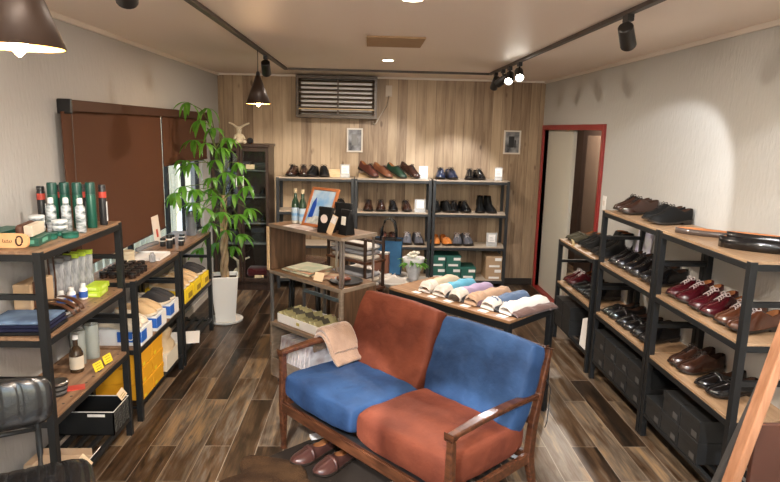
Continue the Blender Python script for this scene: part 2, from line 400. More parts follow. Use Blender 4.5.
# ------------------------------------------------------------------ shoes
def shoe_w(t, W):
    pts = [(0, .30), (.04, .58), (.12, .68), (.3, .66), (.45, .74), (.62, .95), (.75, 1), (.86, .88), (.94, .62), (.98, .36), (1, .12)]
    for (a, x), (b_, y) in zip(pts, pts[1:]):
        if a <= t <= b_: return W/2*(x + (y-x)*(t-a)/(b_-a))
    return W/2*.1
def make_shoe(name, upper, kind='derby', L=.28, W=.104, lace=None, lining=TANL, sole=SOLE, cat='shoe'):
    t0 = thing(name, 'x', cat)
    op = {'derby': .46, 'loafer': .53, 'boot': .34, 'mule': .40, 'sneaker': .46}[kind]
    zs = [0, .015, .04, .08, .13, .19, .25, .31, .37, .42, .46, .5, .54, .58, .63, .68, .74, .8, .86, .91, .95, .98, 1]
    n = 7
    def top(t):
        if kind == 'boot': pts = [(0, .172), (.1, .176), (.3, .178), (.36, .16), (.45, .105), (.6, .078), (.8, .056), (.95, .046), (1, .03)]
        elif kind == 'mule': pts = [(0, .024), (.2, .028), (.34, .05), (.42, .078), (.6, .076), (.8, .056), (.95, .042), (1, .026)]
        elif kind == 'loafer': pts = [(0, .078), (.1, .074), (.3, .058), (.5, .066), (.56, .072), (.7, .062), (.85, .05), (.95, .042), (1, .028)]
        else: pts = [(0, .082), (.1, .078), (.25, .066), (.38, .08), (.47, .098), (.6, .08), (.72, .062), (.85, .052), (.95, .044), (1, .028)]
        for (a, x), (b_, y) in zip(pts, pts[1:]):
            if a <= t <= b_: return x + (y-x)*(t-a)/(b_-a)
        return pts[-1][1]
    z0f = lambda t: .012 + (.014*(1-t/.45) if t < .45 else 0) + (.012*((t-.8)/.2)**2 if t > .8 else 0)
    rows = []; lin = []; omit = []
    for t in zs:
        w = shoe_w(t, W); x = (t-.5)*L; zb = z0f(t); ht = top(t)
        cy = .006*math.sin(t*PI)
        g = 0
        if t < op: g = w*.72*min(1, (op-t)/.12)**.6
        if kind == 'boot' and t < op: g = w*.78*min(1, (op-t)/.05)**.5
        left = []
        for j in range(n):
            s = j/(n-1)
            y = g + (w-g)*math.cos(s*PI/2)**.75
            if t < op: y = g + (w-g)*(1-s**2.2)*1.0
            z = zb + (ht-zb)*math.sin(s*PI/2)**(.85 if t >= op else 1)
            if kind == 'boot' and t < .4: y = (g + (w*.95-g)*(1-s**3))
            left.append((x, cy+y, z))
        right = [(p[0], 2*cy-p[1], p[2]) for p in left[::-1]]
        rows.append(left + right)
        if t < op:
            k = .9
            lin.append([(x, cy+g, ht-.001), (x, cy+g*1.02, (ht+zb)/2), (x, cy+g*.9, zb+.006), (x, cy-g*.9, zb+.006), (x, cy-g*1.02, (ht+zb)/2), (x, cy-g, ht-.001)])
    m = MB(); o = 0
    for r in rows: m.v += [Vector(p) for p in r]
    c = 2*n
    for i in range(len(rows)-1):
        for k in range(c-1):
            if k == n-1 and zs[i] < op and zs[i+1] <= op + .001: continue
            m.f.append((i*c+k, (i+1)*c+k, (i+1)*c+k+1, i*c+k+1))
    for k in range(n-1): m.f.append((k, k+1, c-2-k, c-1-k))          # heel wall
    e = (len(rows)-1)*c
    for k in range(n-1): m.f.append((e+k, e+c-1-k, e+c-2-k, e+k+1))
    m.build('upper', upper, t0, smooth=True)
    # throat filler / insole
    lm = MB().grid(lin)
    lm.build('lining', lining, t0, smooth=True)
    # sole: outline extruded
    s = MB(); rows = []
    thick = .02 if kind in ('sneaker', 'mule') else .009
    for t in zs:
        w = shoe_w(t, W)*1.07 + .001; x = (t-.5)*L*1.025; cy = .006*math.sin(t*PI); zb = z0f(t)+.003
        rows.append([(x, cy+w, zb), (x, cy+w, zb-thick*(1 if thick < .015 else .75)), (x, cy-w, zb-thick*(1 if thick < .015 else .75)), (x, cy-w, zb)])
    s.grid(rows, closed=True); s.f.append((3, 2, 1, 0)); e = len(s.v)-4; s.f.append((e, e+1, e+2, e+3))
    s.build('sole', sole, t0)
    # heel block
    hb = MB(); rows = []
    for t in (0, .03, .08, .15, .22, .27):
        w = shoe_w(t, W)*1.04; x = (t-.5)*L*1.02; zb = z0f(t)-.004; cy = .006*math.sin(t*PI)
        rows.append([(x, cy+w, zb), (x, cy+w*.97, 0), (x, cy-w*.97, 0), (x, cy-w, zb)])
    hb.grid(rows, closed=True); hb.f.append((3, 2, 1, 0)); e = len(hb.v)-4; hb.f.append((e, e+1, e+2, e+3))
    hb.build('heel', sole, t0)
    if lace:
        lc = MB()
        for q in range(4):
            t = .5 + q*.045; x = (t-.5)*L; w = shoe_w(t, W)*.42; zt = top(t)+.001
            lc.tube([(x, w, zt-.010), (x+.002, w*.5, zt-.001), (x+.004, 0, zt+.001), (x+.008, -w*.5, zt-.001), (x+.011, -w, zt-.011)], .0018, 5)
            lc.tube([(x, -w, zt-.010), (x+.002, -w*.5, zt-.001), (x+.004, 0, zt+.002), (x+.008, w*.5, zt-.001), (x+.011, w, zt-.011)], .0018, 5)
        x = -.0*L
        lc.tube([(x, 0, .099), (x-.004, .018, .104), (x, .034, .094), (x+.008, .02, .09), (x+.004, 0, .096)], .0024, 5)
        lc.tube([(x, 0, .099), (x-.004, -.018, .104), (x, -.034, .094), (x+.008, -.02, .09), (x+.004, 0, .096)], .0024, 5)
        lc.build('laces', lace, t0, smooth=True)
    if kind == 'loafer':
        st = MB(); rows = []
        for t in (.57, .64):
            w = shoe_w(t, W)*1.01; r = []; zb = z0f(t); ht = top(t)+.0025
            for j in range(13):
                a = j/12*PI
                yy = w*math.copysign(abs(math.cos(a))**.75, math.cos(a)); r.append(((t-.5)*L, .006*math.sin(t*PI)+yy*1.02, zb+(ht-zb)*max(math.sin(a), 0)**.85+.001))
            rows.append(r)
        st.grid(rows); st.build('saddle_strap', upper, t0, smooth=True, solid=.003)
    if kind == 'boot':
        gs = MB()
        for sy in (-1, 1): gs.cbox((-.35*L+.03, sy*W*.335, .1), (.035, .005, .07))
        gs.build('elastic_gore', LACEB, t0, bevel=.001)
    return t0
protos = {}
def P(key, *a, **k):
    if key not in protos: protos[key] = [make_shoe('shoe', *a, **k), False]
    return protos[key]
P('burg', LBURG, 'derby', lace=LACEW); P('brown', LBROWN, 'derby', lace=LACEW); P('black', LBLACK, 'derby', lining=DKL, lace=LACEB)
P('dbrown', LDBRN, 'derby', lining=DKL, lace=LACEB); P('bloaf', LBLACK, 'loafer', lining=DKL); P('mblack', LMATT, 'derby', lining=DKL, lace=LACEB)
P('bboot', LMATT, 'boot'); P('olive', LOLIVE, 'loafer'); P('green', LGREEN, 'derby', lace=LACEB); P('tan', LTAN, 'loafer', lining=LTAN)
P('navy', LNAVY, 'derby', lace=LACEB); P('grey', LGREY, 'derby', lace=LACEW); P('redb', LREDB, 'derby', lace=LACEB)
P('tanb', leather('light_brown_leather', (.17, .062, .03), .35), 'derby', lace=LACEB)
P('cream', CREAMS, 'mule', lining=CREAMS, sole=CREAMS); P('beige', SUEDE, 'mule', lining=SUEDE, sole=CREAMS)
P('greymule', mat('taupe_suede', (.05, .048, .05), .9), 'mule', lining=CREAMS, sole=CREAMS)
CATS = {'bboot': 'boot', 'cream': 'clog', 'beige': 'clog', 'greymule': 'clog'}
NAMES = {'bloaf': 'loafer', 'dloaf': 'loafer', 'olive': 'loafer', 'tan': 'loafer', 'bboot': 'ankle_boot', 'cream': 'clog', 'beige': 'clog', 'greymule': 'clog'}
def shoe(key, loc, rz, label, group, rot=None, scale=1):
    zk = 1.16 if key in ('burg', 'brown', 'black', 'dbrown', 'mblack', 'navy', 'grey', 'redb') else 1
    pr = protos[key]
    if not pr[1]:
        o = pr[0]; pr[1] = True; o.location = loc; o.rotation_euler = [R(a) for a in rot] if rot else (0, 0, R(rz)); o.scale = (scale, scale, scale*zk)
        o['label'] = label; o['group'] = group
    else: o = dup(pr[0], loc, rz, label, group, rot, (scale, scale, scale*zk))
    o.name = NAMES.get(key, 'lace_up_shoe'); o['category'] = CATS.get(key, 'loafer' if key in ('bloaf', 'dloaf', 'olive', 'tan') else 'shoe')
    return o
def pair(key, toes, z, rz, desc, group, names=('far', 'near'), scale=.97, L=.28):
    my = (toes[0][1]+toes[1][1])/2
    for (x, y), n in zip(toes, names):
        y = my + (y-my)*.9
        a = R(rz); c = (x - math.cos(a)*L/2*scale, y - math.sin(a)*L/2*scale, z)
        shoe(key, c, rz, n + ' shoe of the ' + desc, group, scale=scale)
RT = 189
gR = 'shoes on the racks along the right wall'
zt, zm, zl = 1.231, .866, .506
# top of middle rack
pair('dbrown', [(1.675, 4.01), (1.66, 3.87)], zt, RT, 'dark brown pair on top of the middle right rack', gR)
pair('mblack', [(1.675, 3.57), (1.66, 3.44)], zt, RT, 'matte black pair on top of the middle right rack', gR)
# middle rack shelf 2
pair('black', [(1.665, 3.99), (1.665, 3.88)], zm, RT-2, 'glossy black pair beside the boots, middle right rack', gR)
pair('black', [(1.665, 3.76), (1.665, 3.645)], zm, RT, 'black laced pair in the centre of middle rack, second shelf', gR)
pair('black', [(1.665, 3.52), (1.665, 3.41)], zm, RT+2, 'black pair nearest the post, middle right rack, second shelf', gR)
# middle rack shelf 3
pair('bloaf', [(1.66, 4.0), (1.66, 3.89)], zl, RT, 'shiny black loafer pair at far end, middle rack, lowest shelf', gR)
pair('bloaf', [(1.66, 3.77), (1.66, 3.66)], zl, RT-3, 'shiny black loafer pair in centre, middle rack, lowest shelf', gR)
pair('black', [(1.66, 3.54), (1.66, 3.43)], zl, RT, 'black laced pair at near end, middle rack, lowest shelf', gR)
# near rack shelf 2
pair('burg', [(1.665, 3.17), (1.665, 3.065)], zm, RT-2, 'burgundy white-laced pair farther along the near right rack', gR)
pair('burg', [(1.665, 2.935), (1.665, 2.825)], zm, RT, 'burgundy white-laced pair beside the brown pair, near right rack', gR)
pair('brown', [(1.665, 2.70), (1.665, 2.585)], zm, RT, 'brown white-laced pair behind the front post, near right rack', gR)
# near rack shelf 3
pair('dbrown', [(1.665, 3.07), (1.665, 2.965)], zl, RT, 'dark brown polished pair on lowest shelf, near right rack', gR)
pair('bloaf', [(1.665, 2.79), (1.665, 2.68)], zl, RT, 'black polished pair on lowest shelf, near right rack', gR)
# far rack
pair('olive', [(1.665, 4.9), (1.665, 4.79)], zm, RT, 'olive suede pair on top of the low right rack', gR)
pair('mblack', [(1.665, 4.6), (1.665, 4.49)], zm, RT, 'matte black pair on top of the low right rack', gR)
pair('burg', [(1.665, 4.88), (1.665, 4.78)], zl, RT, 'burgundy pair on lowest shelf of the low right rack', gR)
pair('bloaf', [(1.665, 4.66), (1.665, 4.555)], zl, RT, 'shiny black loafer pair beside the burgundy, low right rack', gR)
pair('black', [(1.665, 4.43), (1.665, 4.325)], zl, RT, 'shiny black laced pair at near end, low right rack', gR)
# boots: standing at far end of the middle rack and the low rack
for i, (x, y, z, lb) in enumerate([(1.80, 4.335, zm, 'matte black ankle boot on low right rack, farther one'), (1.80, 4.235, zm, 'matte black ankle boot on low right rack, nearer one')]):
    shoe('bboot', (x, y, z), RT, lb, 'ankle boots on the right racks', scale=1)

# back racks: toes towards the viewer (-y)
gB = 'shoes on the racks against the back wall'
def bpair(key, xc, z, desc, names=('left', 'right'), rz=-90, dx=.118, sc=1.06, spread=8, y=6.6):
    for s, n in ((-1, names[0]), (1, names[1])):
        shoe(key, (xc + s*dx/2, y, z), rz + s*spread, n + ' shoe of the ' + desc, gB, scale=sc)
bpair('dbrown', -.76, 1.221, 'dark brown pair on top of left back rack')
bpair('mblack', -.54, 1.221, 'matte black pair on top of left back rack')
bpair('black', -.35, .861, 'black pair behind the counter on left back rack')
# four tilted singles
for key, x, lb in (('redb', .0, 'reddish brown lace-up shoe tilted on rack top, leftmost of four'), ('tanb', .155, 'light brown lace-up shoe tilted on rack top, second of four'),
                   ('green', .305, 'dark green lace-up shoe tilted on the centre back rack top'), ('dbrown', .45, 'dark brown lace-up shoe tilted on rack top, rightmost of four')):
    shoe(key, (x, 6.58, 1.262), 0, lb, gB, rot=(0, 20, -40), scale=1.0)
st = thing('tilted_shoe_stand', 'long pale wooden wedge carrying four tilted shoes on back rack', 'stand', (.23, 6.6, 1.22))
MB().add([(-.33, -.07, 0), (.33, -.07, 0), (.33, .08, 0), (-.33, .08, 0), (-.33, .08, .04), (.33, .08, .04)], [(0, 3, 2, 1), (0, 1, 5, 4), (2, 3, 4, 5), (1, 2, 5), (0, 4, 3)]).build('wedge', CREAMW, st)
for i, x in enumerate((.01, .145, .275, .425)):
    shoe('dbrown' if i != 2 else 'black', (x, 6.6, .861), -90 + (i-1.5)*3, ['leftmost', 'second', 'third', 'rightmost'][i] + ' dark single shoe on second shelf of centre back rack', gB, scale=1.0)
bpair('redb', .235, .496, 'reddish brown pair behind the tote bag, centre back rack')
bpair('grey', .505, .496, 'grey pair on third shelf of centre back rack')
bpair('navy', .85, 1.221, 'navy pair on top of right back rack')
bpair('black', 1.165, 1.221, 'black pair on top of right back rack', dx=.105, sc=1.0)
bpair('mblack', .81, .861, 'black pair at left of second shelf, right back rack')
bpair('black', 1.01, .861, 'black pair in middle of second shelf, right back rack', )
for s, n in ((-1, 'left'), (1, 'right')): shoe('bboot', (1.30 + s*.055, 6.6, .861), -90 + s*8, n + ' black ankle boot on second shelf of right back rack', gB)
bpair('tan', .82, .496, 'orange tan pair on third shelf, right back rack')
bpair('grey', 1.06, .496, 'grey pair on third shelf of right back rack', dx=.105)

# acrylic sign holders with white cards
def sign(loc, label, w=.1, h=.14, card=(.078, .085), rz=0):
    t = thing('sign_holder', label, 'sign', loc, rz, 'clear sign holders on the back racks')
    MB().box(-w/2, w/2, 0, .006, .004, h).box(-w/2, w/2, -.03, .04, 0, .004).build('acrylic_stand', ACRYL, t, bevel=.001)
    MB().box(-card[0]/2, card[0]/2, -.002, -.0005, h*.3, h*.3+card[1]).build('white_card', WHITE, t)
    tx = MB()
    for k in range(3): tx.box(-card[0]*.32, card[0]*.3-.008*k, -.0035, -.002, h*.3+.018+k*.016, h*.3+.022+k*.016)
    tx.build('printed_lines', mat('grey_ink', (.35, .35, .36), .6), t)
    return t
sign((-.245, 6.52, 1.221), 'clear sign holder with white card on left back rack top')
sign((.60, 6.52, 1.221), 'clear sign holder with white card on centre back rack top')
sign((.575, 6.5, .861), 'clear sign holder with white card on centre rack second shelf', w=.12)
sign((1.42, 6.52, 1.221), 'dark framed white card at right end of back rack top', w=.08)
sign((1.38, 6.5, .496), 'large clear sign holder on third shelf of right back rack', w=.12, h=.15)
wb = MB().box(-.06, .06, -.02, .03, 0, .085).build('wooden_block', CREAMW, bevel=.003, loc=(-.36, 6.55, 1.221)); tag(wb, 'pale wooden display block beside white card on left back rack', 'block')

# boxes
def shoebox(loc, size, m, lab, cat_group, rz=0, lidm=None, label_m=WHITE, labs=None, name='shoe_box'):
    """size (w along x, d along y, h); lid part; labels list of (face, a0,a1,b0,b1) on -y ('f') or -x ('l') or +x ('r') face"""
    t = thing(name, lab, 'box', loc, rz, cat_group); w, d, h = size
    MB().box(-w/2+.003, w/2-.003, -d/2+.003, d/2-.003, 0, h-.001).build('box_body', m, t, bevel=.001)
    MB().box(-w/2, w/2, -d/2, d/2, h*.68, h).build('lid', lidm or m, t, bevel=.0015)
    if labs:
        for (f, a0, a1, b0, b1) in labs:
            q = MB(); e = .001
            if f == 'f': q.box(-w/2+w*a0, -w/2+w*a1, -d/2-e, -d/2-.0002, h*b0, h*b1)
            if f == 'l': q.box(-w/2-e, -w/2-.0002, -d/2+d*a0, -d/2+d*a1, h*b0, h*b1)
            if f == 'r': q.box(w/2+.0002, w/2+e, -d/2+d*a0, -d/2+d*a1, h*b0, h*b1)
            q.build('paper_label', label_m, t)
    return t
GBOX = mat('dark_green_box', (.02, .115, .09), .55); TBOX = mat('kraft_box', (.42, .29, .18), .7); BBOX = mat('charcoal_box', (.019, .02, .021), .4)
gl = [('f', .5, .95, .62, .85), ('f', .15, .8, .12, .3)]
gg = 'shoe boxes at the bottom of the right back rack'
for x, z, lb in ((.79, .125, 'green shoe box at bottom left of its stack on back rack'), (.96, .125, 'green shoe box in middle of bottom row on back rack'), (1.13, .125, 'lone green shoe box standing right of the green stack'),
                 (.79, .256, 'green shoe box on upper left of the green stack'), (.96, .256, 'green shoe box on upper right of the green stack')):
    shoebox((x, 6.59, z+.001), (.165, .28, .13), GBOX, lb, gg, labs=gl)
for z, lb in ((.125, 'tan kraft shoe box, lower of the two on back rack'), (.256, 'tan kraft shoe box, upper of the two on back rack')):
    shoebox((1.41, 6.59, z+.001), (.18, .28, .13), TBOX, lb, gg, labs=[('f', .55, .95, .62, .88), ('f', .2, .85, .08, .26)])
# charcoal boxes on right racks
gc = 'charcoal shoe boxes under the right racks'
lbl = [('l', .1, .36, .12, .4)]
for r in range(2):
    for k in range(4):
        shoebox((1.78, 3.955 - k*.187, .151 + r*.116), (.29, .184, .114), BBOX, '%s charcoal shoe box of the %s row, bottom of middle right rack' % (['farthest', 'second', 'third', 'nearest'][k], ['lower', 'upper'][r]), gc, labs=lbl, label_m=STEELG)
for k in range(3):
    shoebox((1.78, 3.125 - k*.187, .151), (.29, .184, .114), BBOX, '%s charcoal shoe box of the lower row under near right rack' % ['far', 'middle', 'near'][k], gc, labs=lbl, label_m=STEELG)
for k in range(2):
    shoebox((1.78, 2.938 - k*.187, .267), (.29, .184, .114), BBOX, '%s charcoal shoe box of the upper row under near right rack' % ['far', 'near'][k], gc, labs=lbl, label_m=STEELG)
for r in range(2):
    for k in range(2):
        shoebox((1.77, 4.83 - k*.19, .151+r*.116), (.29, .184, .114), BBOX, '%s charcoal shoe box of the %s row under the low right rack' % (['far', 'near'][k], ['lower', 'upper'][r]), gc)
# white sheet leaning between racks
ws = MB().add([(0, -.11, 0), (0, .05, 0), (.02, .07, .2), (.03, .0, .23), (.03, -.09, .22)], [(0, 1, 2, 3, 4)]).build('paper_sheet', WHITE, solid=.002, loc=(1.645, 4.30, .152)); tag(ws, 'white paper sheet leaning between two right racks near the floor', 'paper')
# price card on low rack
pc = MB().box(-.001, .001, -.03, .03, 0, .045).build('price_card', mat('pale_yellow_card', (.75, .62, .36), .6), loc=(1.652, 4.67, .866), rot=(0, -12, 0), bevel=.0003); tag(pc, 'pale yellow price card on front edge of low right rack', 'card')
# two posters standing behind, and acrylic figures
ps = MB().box(-.003, .003, -.11, .11, 0, .24).build('picture_card', mat('pale_print', (.72, .74, .78), .5, c2=(.55, .5, .75), scale=9), loc=(1.915, 4.05, .867), rot=(0, 6, 0)); tag(ps, 'pale printed picture card leaning on wall behind black shoes', 'card')
cl = MB().lathe([(.03, 0), (.03, .006), (.006, .012), (.006, .07), (.026, .1), (.03, .15), (.024, .16)], n=16).build('glass_stand', ACRYL, smooth='auto', loc=(1.88, 4.18, .866)); tag(cl, 'clear acrylic stand beside ankle boots on low right rack', 'stand')
# belts on near rack top
def belt_loop(label, m, pts, w, zc, lining=None, closed=True, th=.0035):
    t = thing('leather_belt', label, 'belt', (1.79, 2.9, 1.231), 0, 'leather belts laid on the near right rack')
    def strip(off, mm, nm):
        n = len(pts); rows = []
        for i, (x, y) in enumerate(pts):
            a = Vector(pts[i-1]) if (i or closed) else Vector(pts[i]); b_ = Vector(pts[(i+1) % n]) if (i < n-1 or closed) else Vector(pts[i])
            d = (b_-a).normalized(); nn = Vector((d.y, -d.x)); q = Vector((x, y)) + nn*off
            rows.append([(q.x, q.y, zc), (q.x, q.y, zc+w)])
        if closed: rows.append(rows[0])
        MB().grid(rows).build(nm, mm, t, smooth=True, solid=th)
    strip(.002, m, 'strap')
    if lining: strip(-.0018, lining, 'strap_lining')
    MB().cbox((pts[0][0], pts[0][1], zc+w/2), (.012, .03, w*1.1), (0, 0, 10)).build('buckle', CHROME, t, bevel=.002)
    return t
def oval(cx, cy, a, b_, rz, n=28, sq=1.0):
    o = []
    for i in range(n):
        u = 2*PI*i/n; x = a*math.copysign(abs(math.cos(u))**sq, math.cos(u)); y = b_*math.copysign(abs(math.sin(u))**sq, math.sin(u)); c, s = math.cos(R(rz)), math.sin(R(rz))
        o.append((cx + c*x - s*y, cy + s*x + c*y))
    return o
BELTT = mat('tan_suede_lining', (.42, .16, .06), .8)
belt_loop('grey-brown belt loop with tan inside at far end of rack top', leather('taupe_leather', (.07, .05, .042), .4), oval(-.0, .18, .145, .042, -40), .03, 0, BELTT)
belt_loop('glossy black belt, outermost loop on near right rack top', LBLACK, oval(.03, -.21, .16, .06, -38), .055, 0, LBLACK)
belt_loop('glossy black belt, inner loop of the pair on rack top', LBLACK, oval(.03, -.21, .145, .044, -38), .05, .002, BELTT)
belt_loop('black belt lying on top of the other belt loops', LBLACK, oval(.03, -.21, .13, .026, -40), .045, .03, BELTT)

# ------------------------------------------------------------------ left rack goods
g1 = 'dark green spray cans on the left rack'
GCAN = mat('green_can', (.012, .09, .06), .3, .2); GCAP = mat('green_cap', (.008, .06, .045), .35); KPRINT = mat('white_print', (.7, .72, .72), .5)
def can(name, label, cat, loc, r, h, body, cap, grp, band=True, caph=.22):
    t = thing(name, label, cat, loc, 0, grp)
    MB().lathe([(r*.96, 0), (r, .004), (r, h*(1-caph)-.006), (r*.9, h*(1-caph))], n=18).build('can_body', body, t, smooth='auto')
    MB().lathe([(r*.97, h*(1-caph)+.0005), (r*.97, h-.006), (r*.85, h)], n=18).build('cap', cap, t, smooth='auto')
    if band: MB().lathe([(r*1.012, h*.3), (r*1.012, h*.55)], n=18).build('printed_band', KPRINT, t, smooth='auto')
    return t
zt1 = 1.231
for i, (x, y) in enumerate([(-1.535, 2.98), (-1.485, 3.0), (-1.425, 3.0), (-1.37, 3.02)]):
    can('spray_can', ['tall dark green spray can nearest the wall, left rack top', 'tall dark green spray can, second from the wall', 'tall dark green spray can, third from the wall', 'tall dark green spray can nearest the rack front edge'][i], 'can', (x, y, zt1), .0235, .225, GCAN, GCAP, g1, band=False, caph=.26)
TUB = mat('black_tube', (.02, .02, .022), .35); REDL = mat('red_label', (.5, .06, .04), .5)
for i, (x, y) in enumerate([(-1.352, 3.11), (-1.45, 3.10), (-1.595, 2.99), (-1.55, 3.08)]):
    t = can('black_tube', ['black tube with red label at the front corner of rack', 'black tube behind the green spray cans', 'dark tube against wall behind green cans, nearer one', 'dark tube against wall behind green cans, farther one'][i], 'tube', (x, y, zt1), .019, .205, TUB, TUB, 'black tubes on the left rack', band=False, caph=.1)
    MB().box(.0188, .0198, -.006, .006, .02, .12).build('lettering_strip', KPRINT, t)
    MB().lathe([(.0194, .14), (.0194, .17)], n=18).build('red_band', REDL, t, smooth='auto')
CLR = mat('silver_white_label', (.6, .64, .68), .3, c2=(.07, .1, .1), scale=30, stretch=(1, 1, 3))
for i, (x, y) in enumerate([(-1.49, 2.87), (-1.425, 2.88), (-1.355, 2.87)]):
    t = thing('spray_bottle', ['white labelled spray bottle, nearest of three', 'white labelled spray bottle, middle of three', 'white labelled spray bottle, farthest of three'][i] + ' on left rack top', 'bottle', (x, y, zt1), 0, 'white labelled spray bottles')
    MB().lathe([(.02, 0), (.022, .005), (.022, .12), (.012, .132), (.012, .138)], n=16).build('bottle_body', CLR, t, smooth='auto')
    MB().lathe([(.013, .1385), (.013, .158), (.01, .164)], n=14).build('spray_cap', KPRINT, t, smooth='auto')
GJ = mat('green_glass_tin', (.03, .16, .12), .2)
k = 0
for (x, y, cnt) in ((-1.50, 2.76, 4), (-1.415, 2.79, 3)):
    for q in range(cnt):
        k += 1
        t = thing('polish_jar', ['bottom', 'second', 'third', 'topmost'][q] + ' jar of the %s white-lidded stack on left rack top' % ['near', 'farther'][0 if cnt == 4 else 1], 'jar', (x, y, zt1 + q*.024), 0, 'stacked polish jars on left rack top')
        MB().lathe([(.031, 0), (.033, .003), (.033, .014)], n=18).build('jar_body', GJ if q == 0 else CLR, t, smooth='auto')
        MB().lathe([(.0335, .0142), (.0335, .022), (.031, .0235)], n=18).build('lid', KPRINT if q else GCAN, t, smooth='auto')
for i, (x, y) in enumerate([(-1.42, 2.70), (-1.345, 2.74)]):
    t = thing('polish_jar', 'low green glass jar on left rack top, %s of the front two' % ['nearer', 'farther'][i], 'jar', (x, y, zt1), 0, 'low green jars on left rack top')
    MB().lathe([(.033, 0), (.035, .004), (.035, .015)], n=18).build('jar_body', GJ, t, smooth='auto'); MB().lathe([(.0355, .0152), (.0355, .024), (.033, .026)], n=18).build('lid', GCAN, t, smooth='auto')
GB2 = mat('green_carton', (.02, .1, .07), .4)
def carton(name, label, cat, loc, size, rz, m, lm, grp=None):
    t = thing(name, label, cat, loc, rz, grp); w, d, h = size
    MB().box(-w/2, w/2, -d/2, d/2, 0, h).build('carton_body', m, t, bevel=.0015)
    MB().box(-w/2-.0006, w/2+.0006, -d*.22, d*.22, h*.3, h*.78).box(-w*.3, w*.3, -d/2-.0006, d/2+.0006, h*.3, h*.78).build('printed_panel', lm, t)
    return t
GBL = mat('pale_green_print', (.12, .36, .26), .5)
carton('green_carton', 'green carton at the camera end of left rack top', 'box', (-1.56, 2.60, zt1), (.095, .18, .058), -6, GB2, GBL, 'green cartons')
carton('green_carton', 'small green carton underneath the brown shoe brush', 'box', (-1.425, 2.59, zt1), (.085, .14, .034), 8, GB2, GBL, 'green cartons')
br = thing('shoe_brush', 'brown shoe brush with cream bristles lying on green carton', 'brush', (-1.445, 2.6, zt1+.035), 8); br.scale = (1.15, 1.15, 1.2)
MB().box(-.028, .0, -.065, .065, 0, .045).build('handle', mat('brush_wood', (.1, .04, .022), .45), br, bevel=.012, seg=3)
MB().box(.001, .03, -.06, .06, .002, .042).build('bristles', mat('bristles', (.72, .63, .5), .9, bump=.6, bscale=300), br, bevel=.003)
pd = thing('wooden_paddle', 'light orange wooden paddle with dark oval cutout and lettering', 'paddle', (-1.465, 2.48, zt1+.001), 0, rot=(0, 0, 0))
PW = mat('orange_wood', (.72, .38, .16), .4, c2=(.8, .46, .22), scale=4, stretch=(1, 10, 1))
n = 20; m = MB(); prof = []
for i in range(n): 
    a = 2*PI*i/n; x = .075*math.copysign(abs(math.cos(a))**.45, math.cos(a)); z = .029*math.copysign(abs(math.sin(a))**.6, math.sin(a)); prof.append((x, z))
m.grid([[(x, -.006, z+.03) for x, z in prof], [(x, .006, z+.03) for x, z in prof]], closed=True); m.f += [tuple(range(n)), tuple(range(n, 2*n))[::-1]]
m.build('paddle_body', PW, pd, bevel=.002)
MB().tube([(.04+.013*math.cos(a*PI/8), -.007, .03+.019*math.sin(a*PI/8)) for a in range(16)], .0035, 6, close=True).build('oval_grip', mat('brown_ring', (.07, .03, .015), .4), pd, smooth=True)
mk = MB()
for k, (hh, zz) in enumerate(((.012, .03), (.007, .028), (.007, .029), (.009, .03), (.006, .028), (.008, .029))): mk.cbox((-.026+k*.007, -.0066, zz), (.0022, .001, hh), (0, 12*(-1)**k, 0))
mk.cbox((-.008, -.0066, .0225), (.036, .001, .0016))
mk.build('burnt_marks', mat('burnt_ink', (.12, .05, .02), .6), pd)
pd.rotation_euler = (R(-8), 0, R(0))

# shelf 2 near-left (z .866)
z2 = .866
bag = thing('paper_tote', 'kraft paper bag with dark brown straps standing on left rack', 'bag', (-1.54, 2.76, z2), 0)
KR = mat('kraft_paper', (.5, .34, .2), .8, c2=(.58, .41, .26), scale=6, bump=.2, bscale=20)
MB().box(-.04, .04, -.1, .1, 0, .16).build('bag_body', KR, bag, bevel=.006)
BRST = mat('brown_strap', (.09, .035, .018), .4)
for y in (-.07,):
    MB().box(.041, .045, y-.012, y+.012, .0, .17).build('front_strap', BRST, bag, bevel=.001)
MB().tube([(.03, -.05, .15), (.03, -.04, .24), (.03, 0, .3), (.03, .04, .24), (.03, .05, .15)], .004, 6).build('handle', mat('grey_cord', (.3, .28, .25), .7), bag, smooth=True)
def folded(name, label, loc, size, rz, mats, grp=None, cat='clothing', n=3, seed=1):
    """stack of folded cloth: n layers, each a soft rounded slab"""
    t = thing(name, label, cat, loc, rz, grp); w, d, h = size
    for i in range(n):
        slab(MB(), w*(1-.02*i), d*(1-.015*i), h/n, seed+i).build('folded_layer', mats[i % len(mats)], t, smooth=True, loc=(0, 0, h/n*i))
    return t
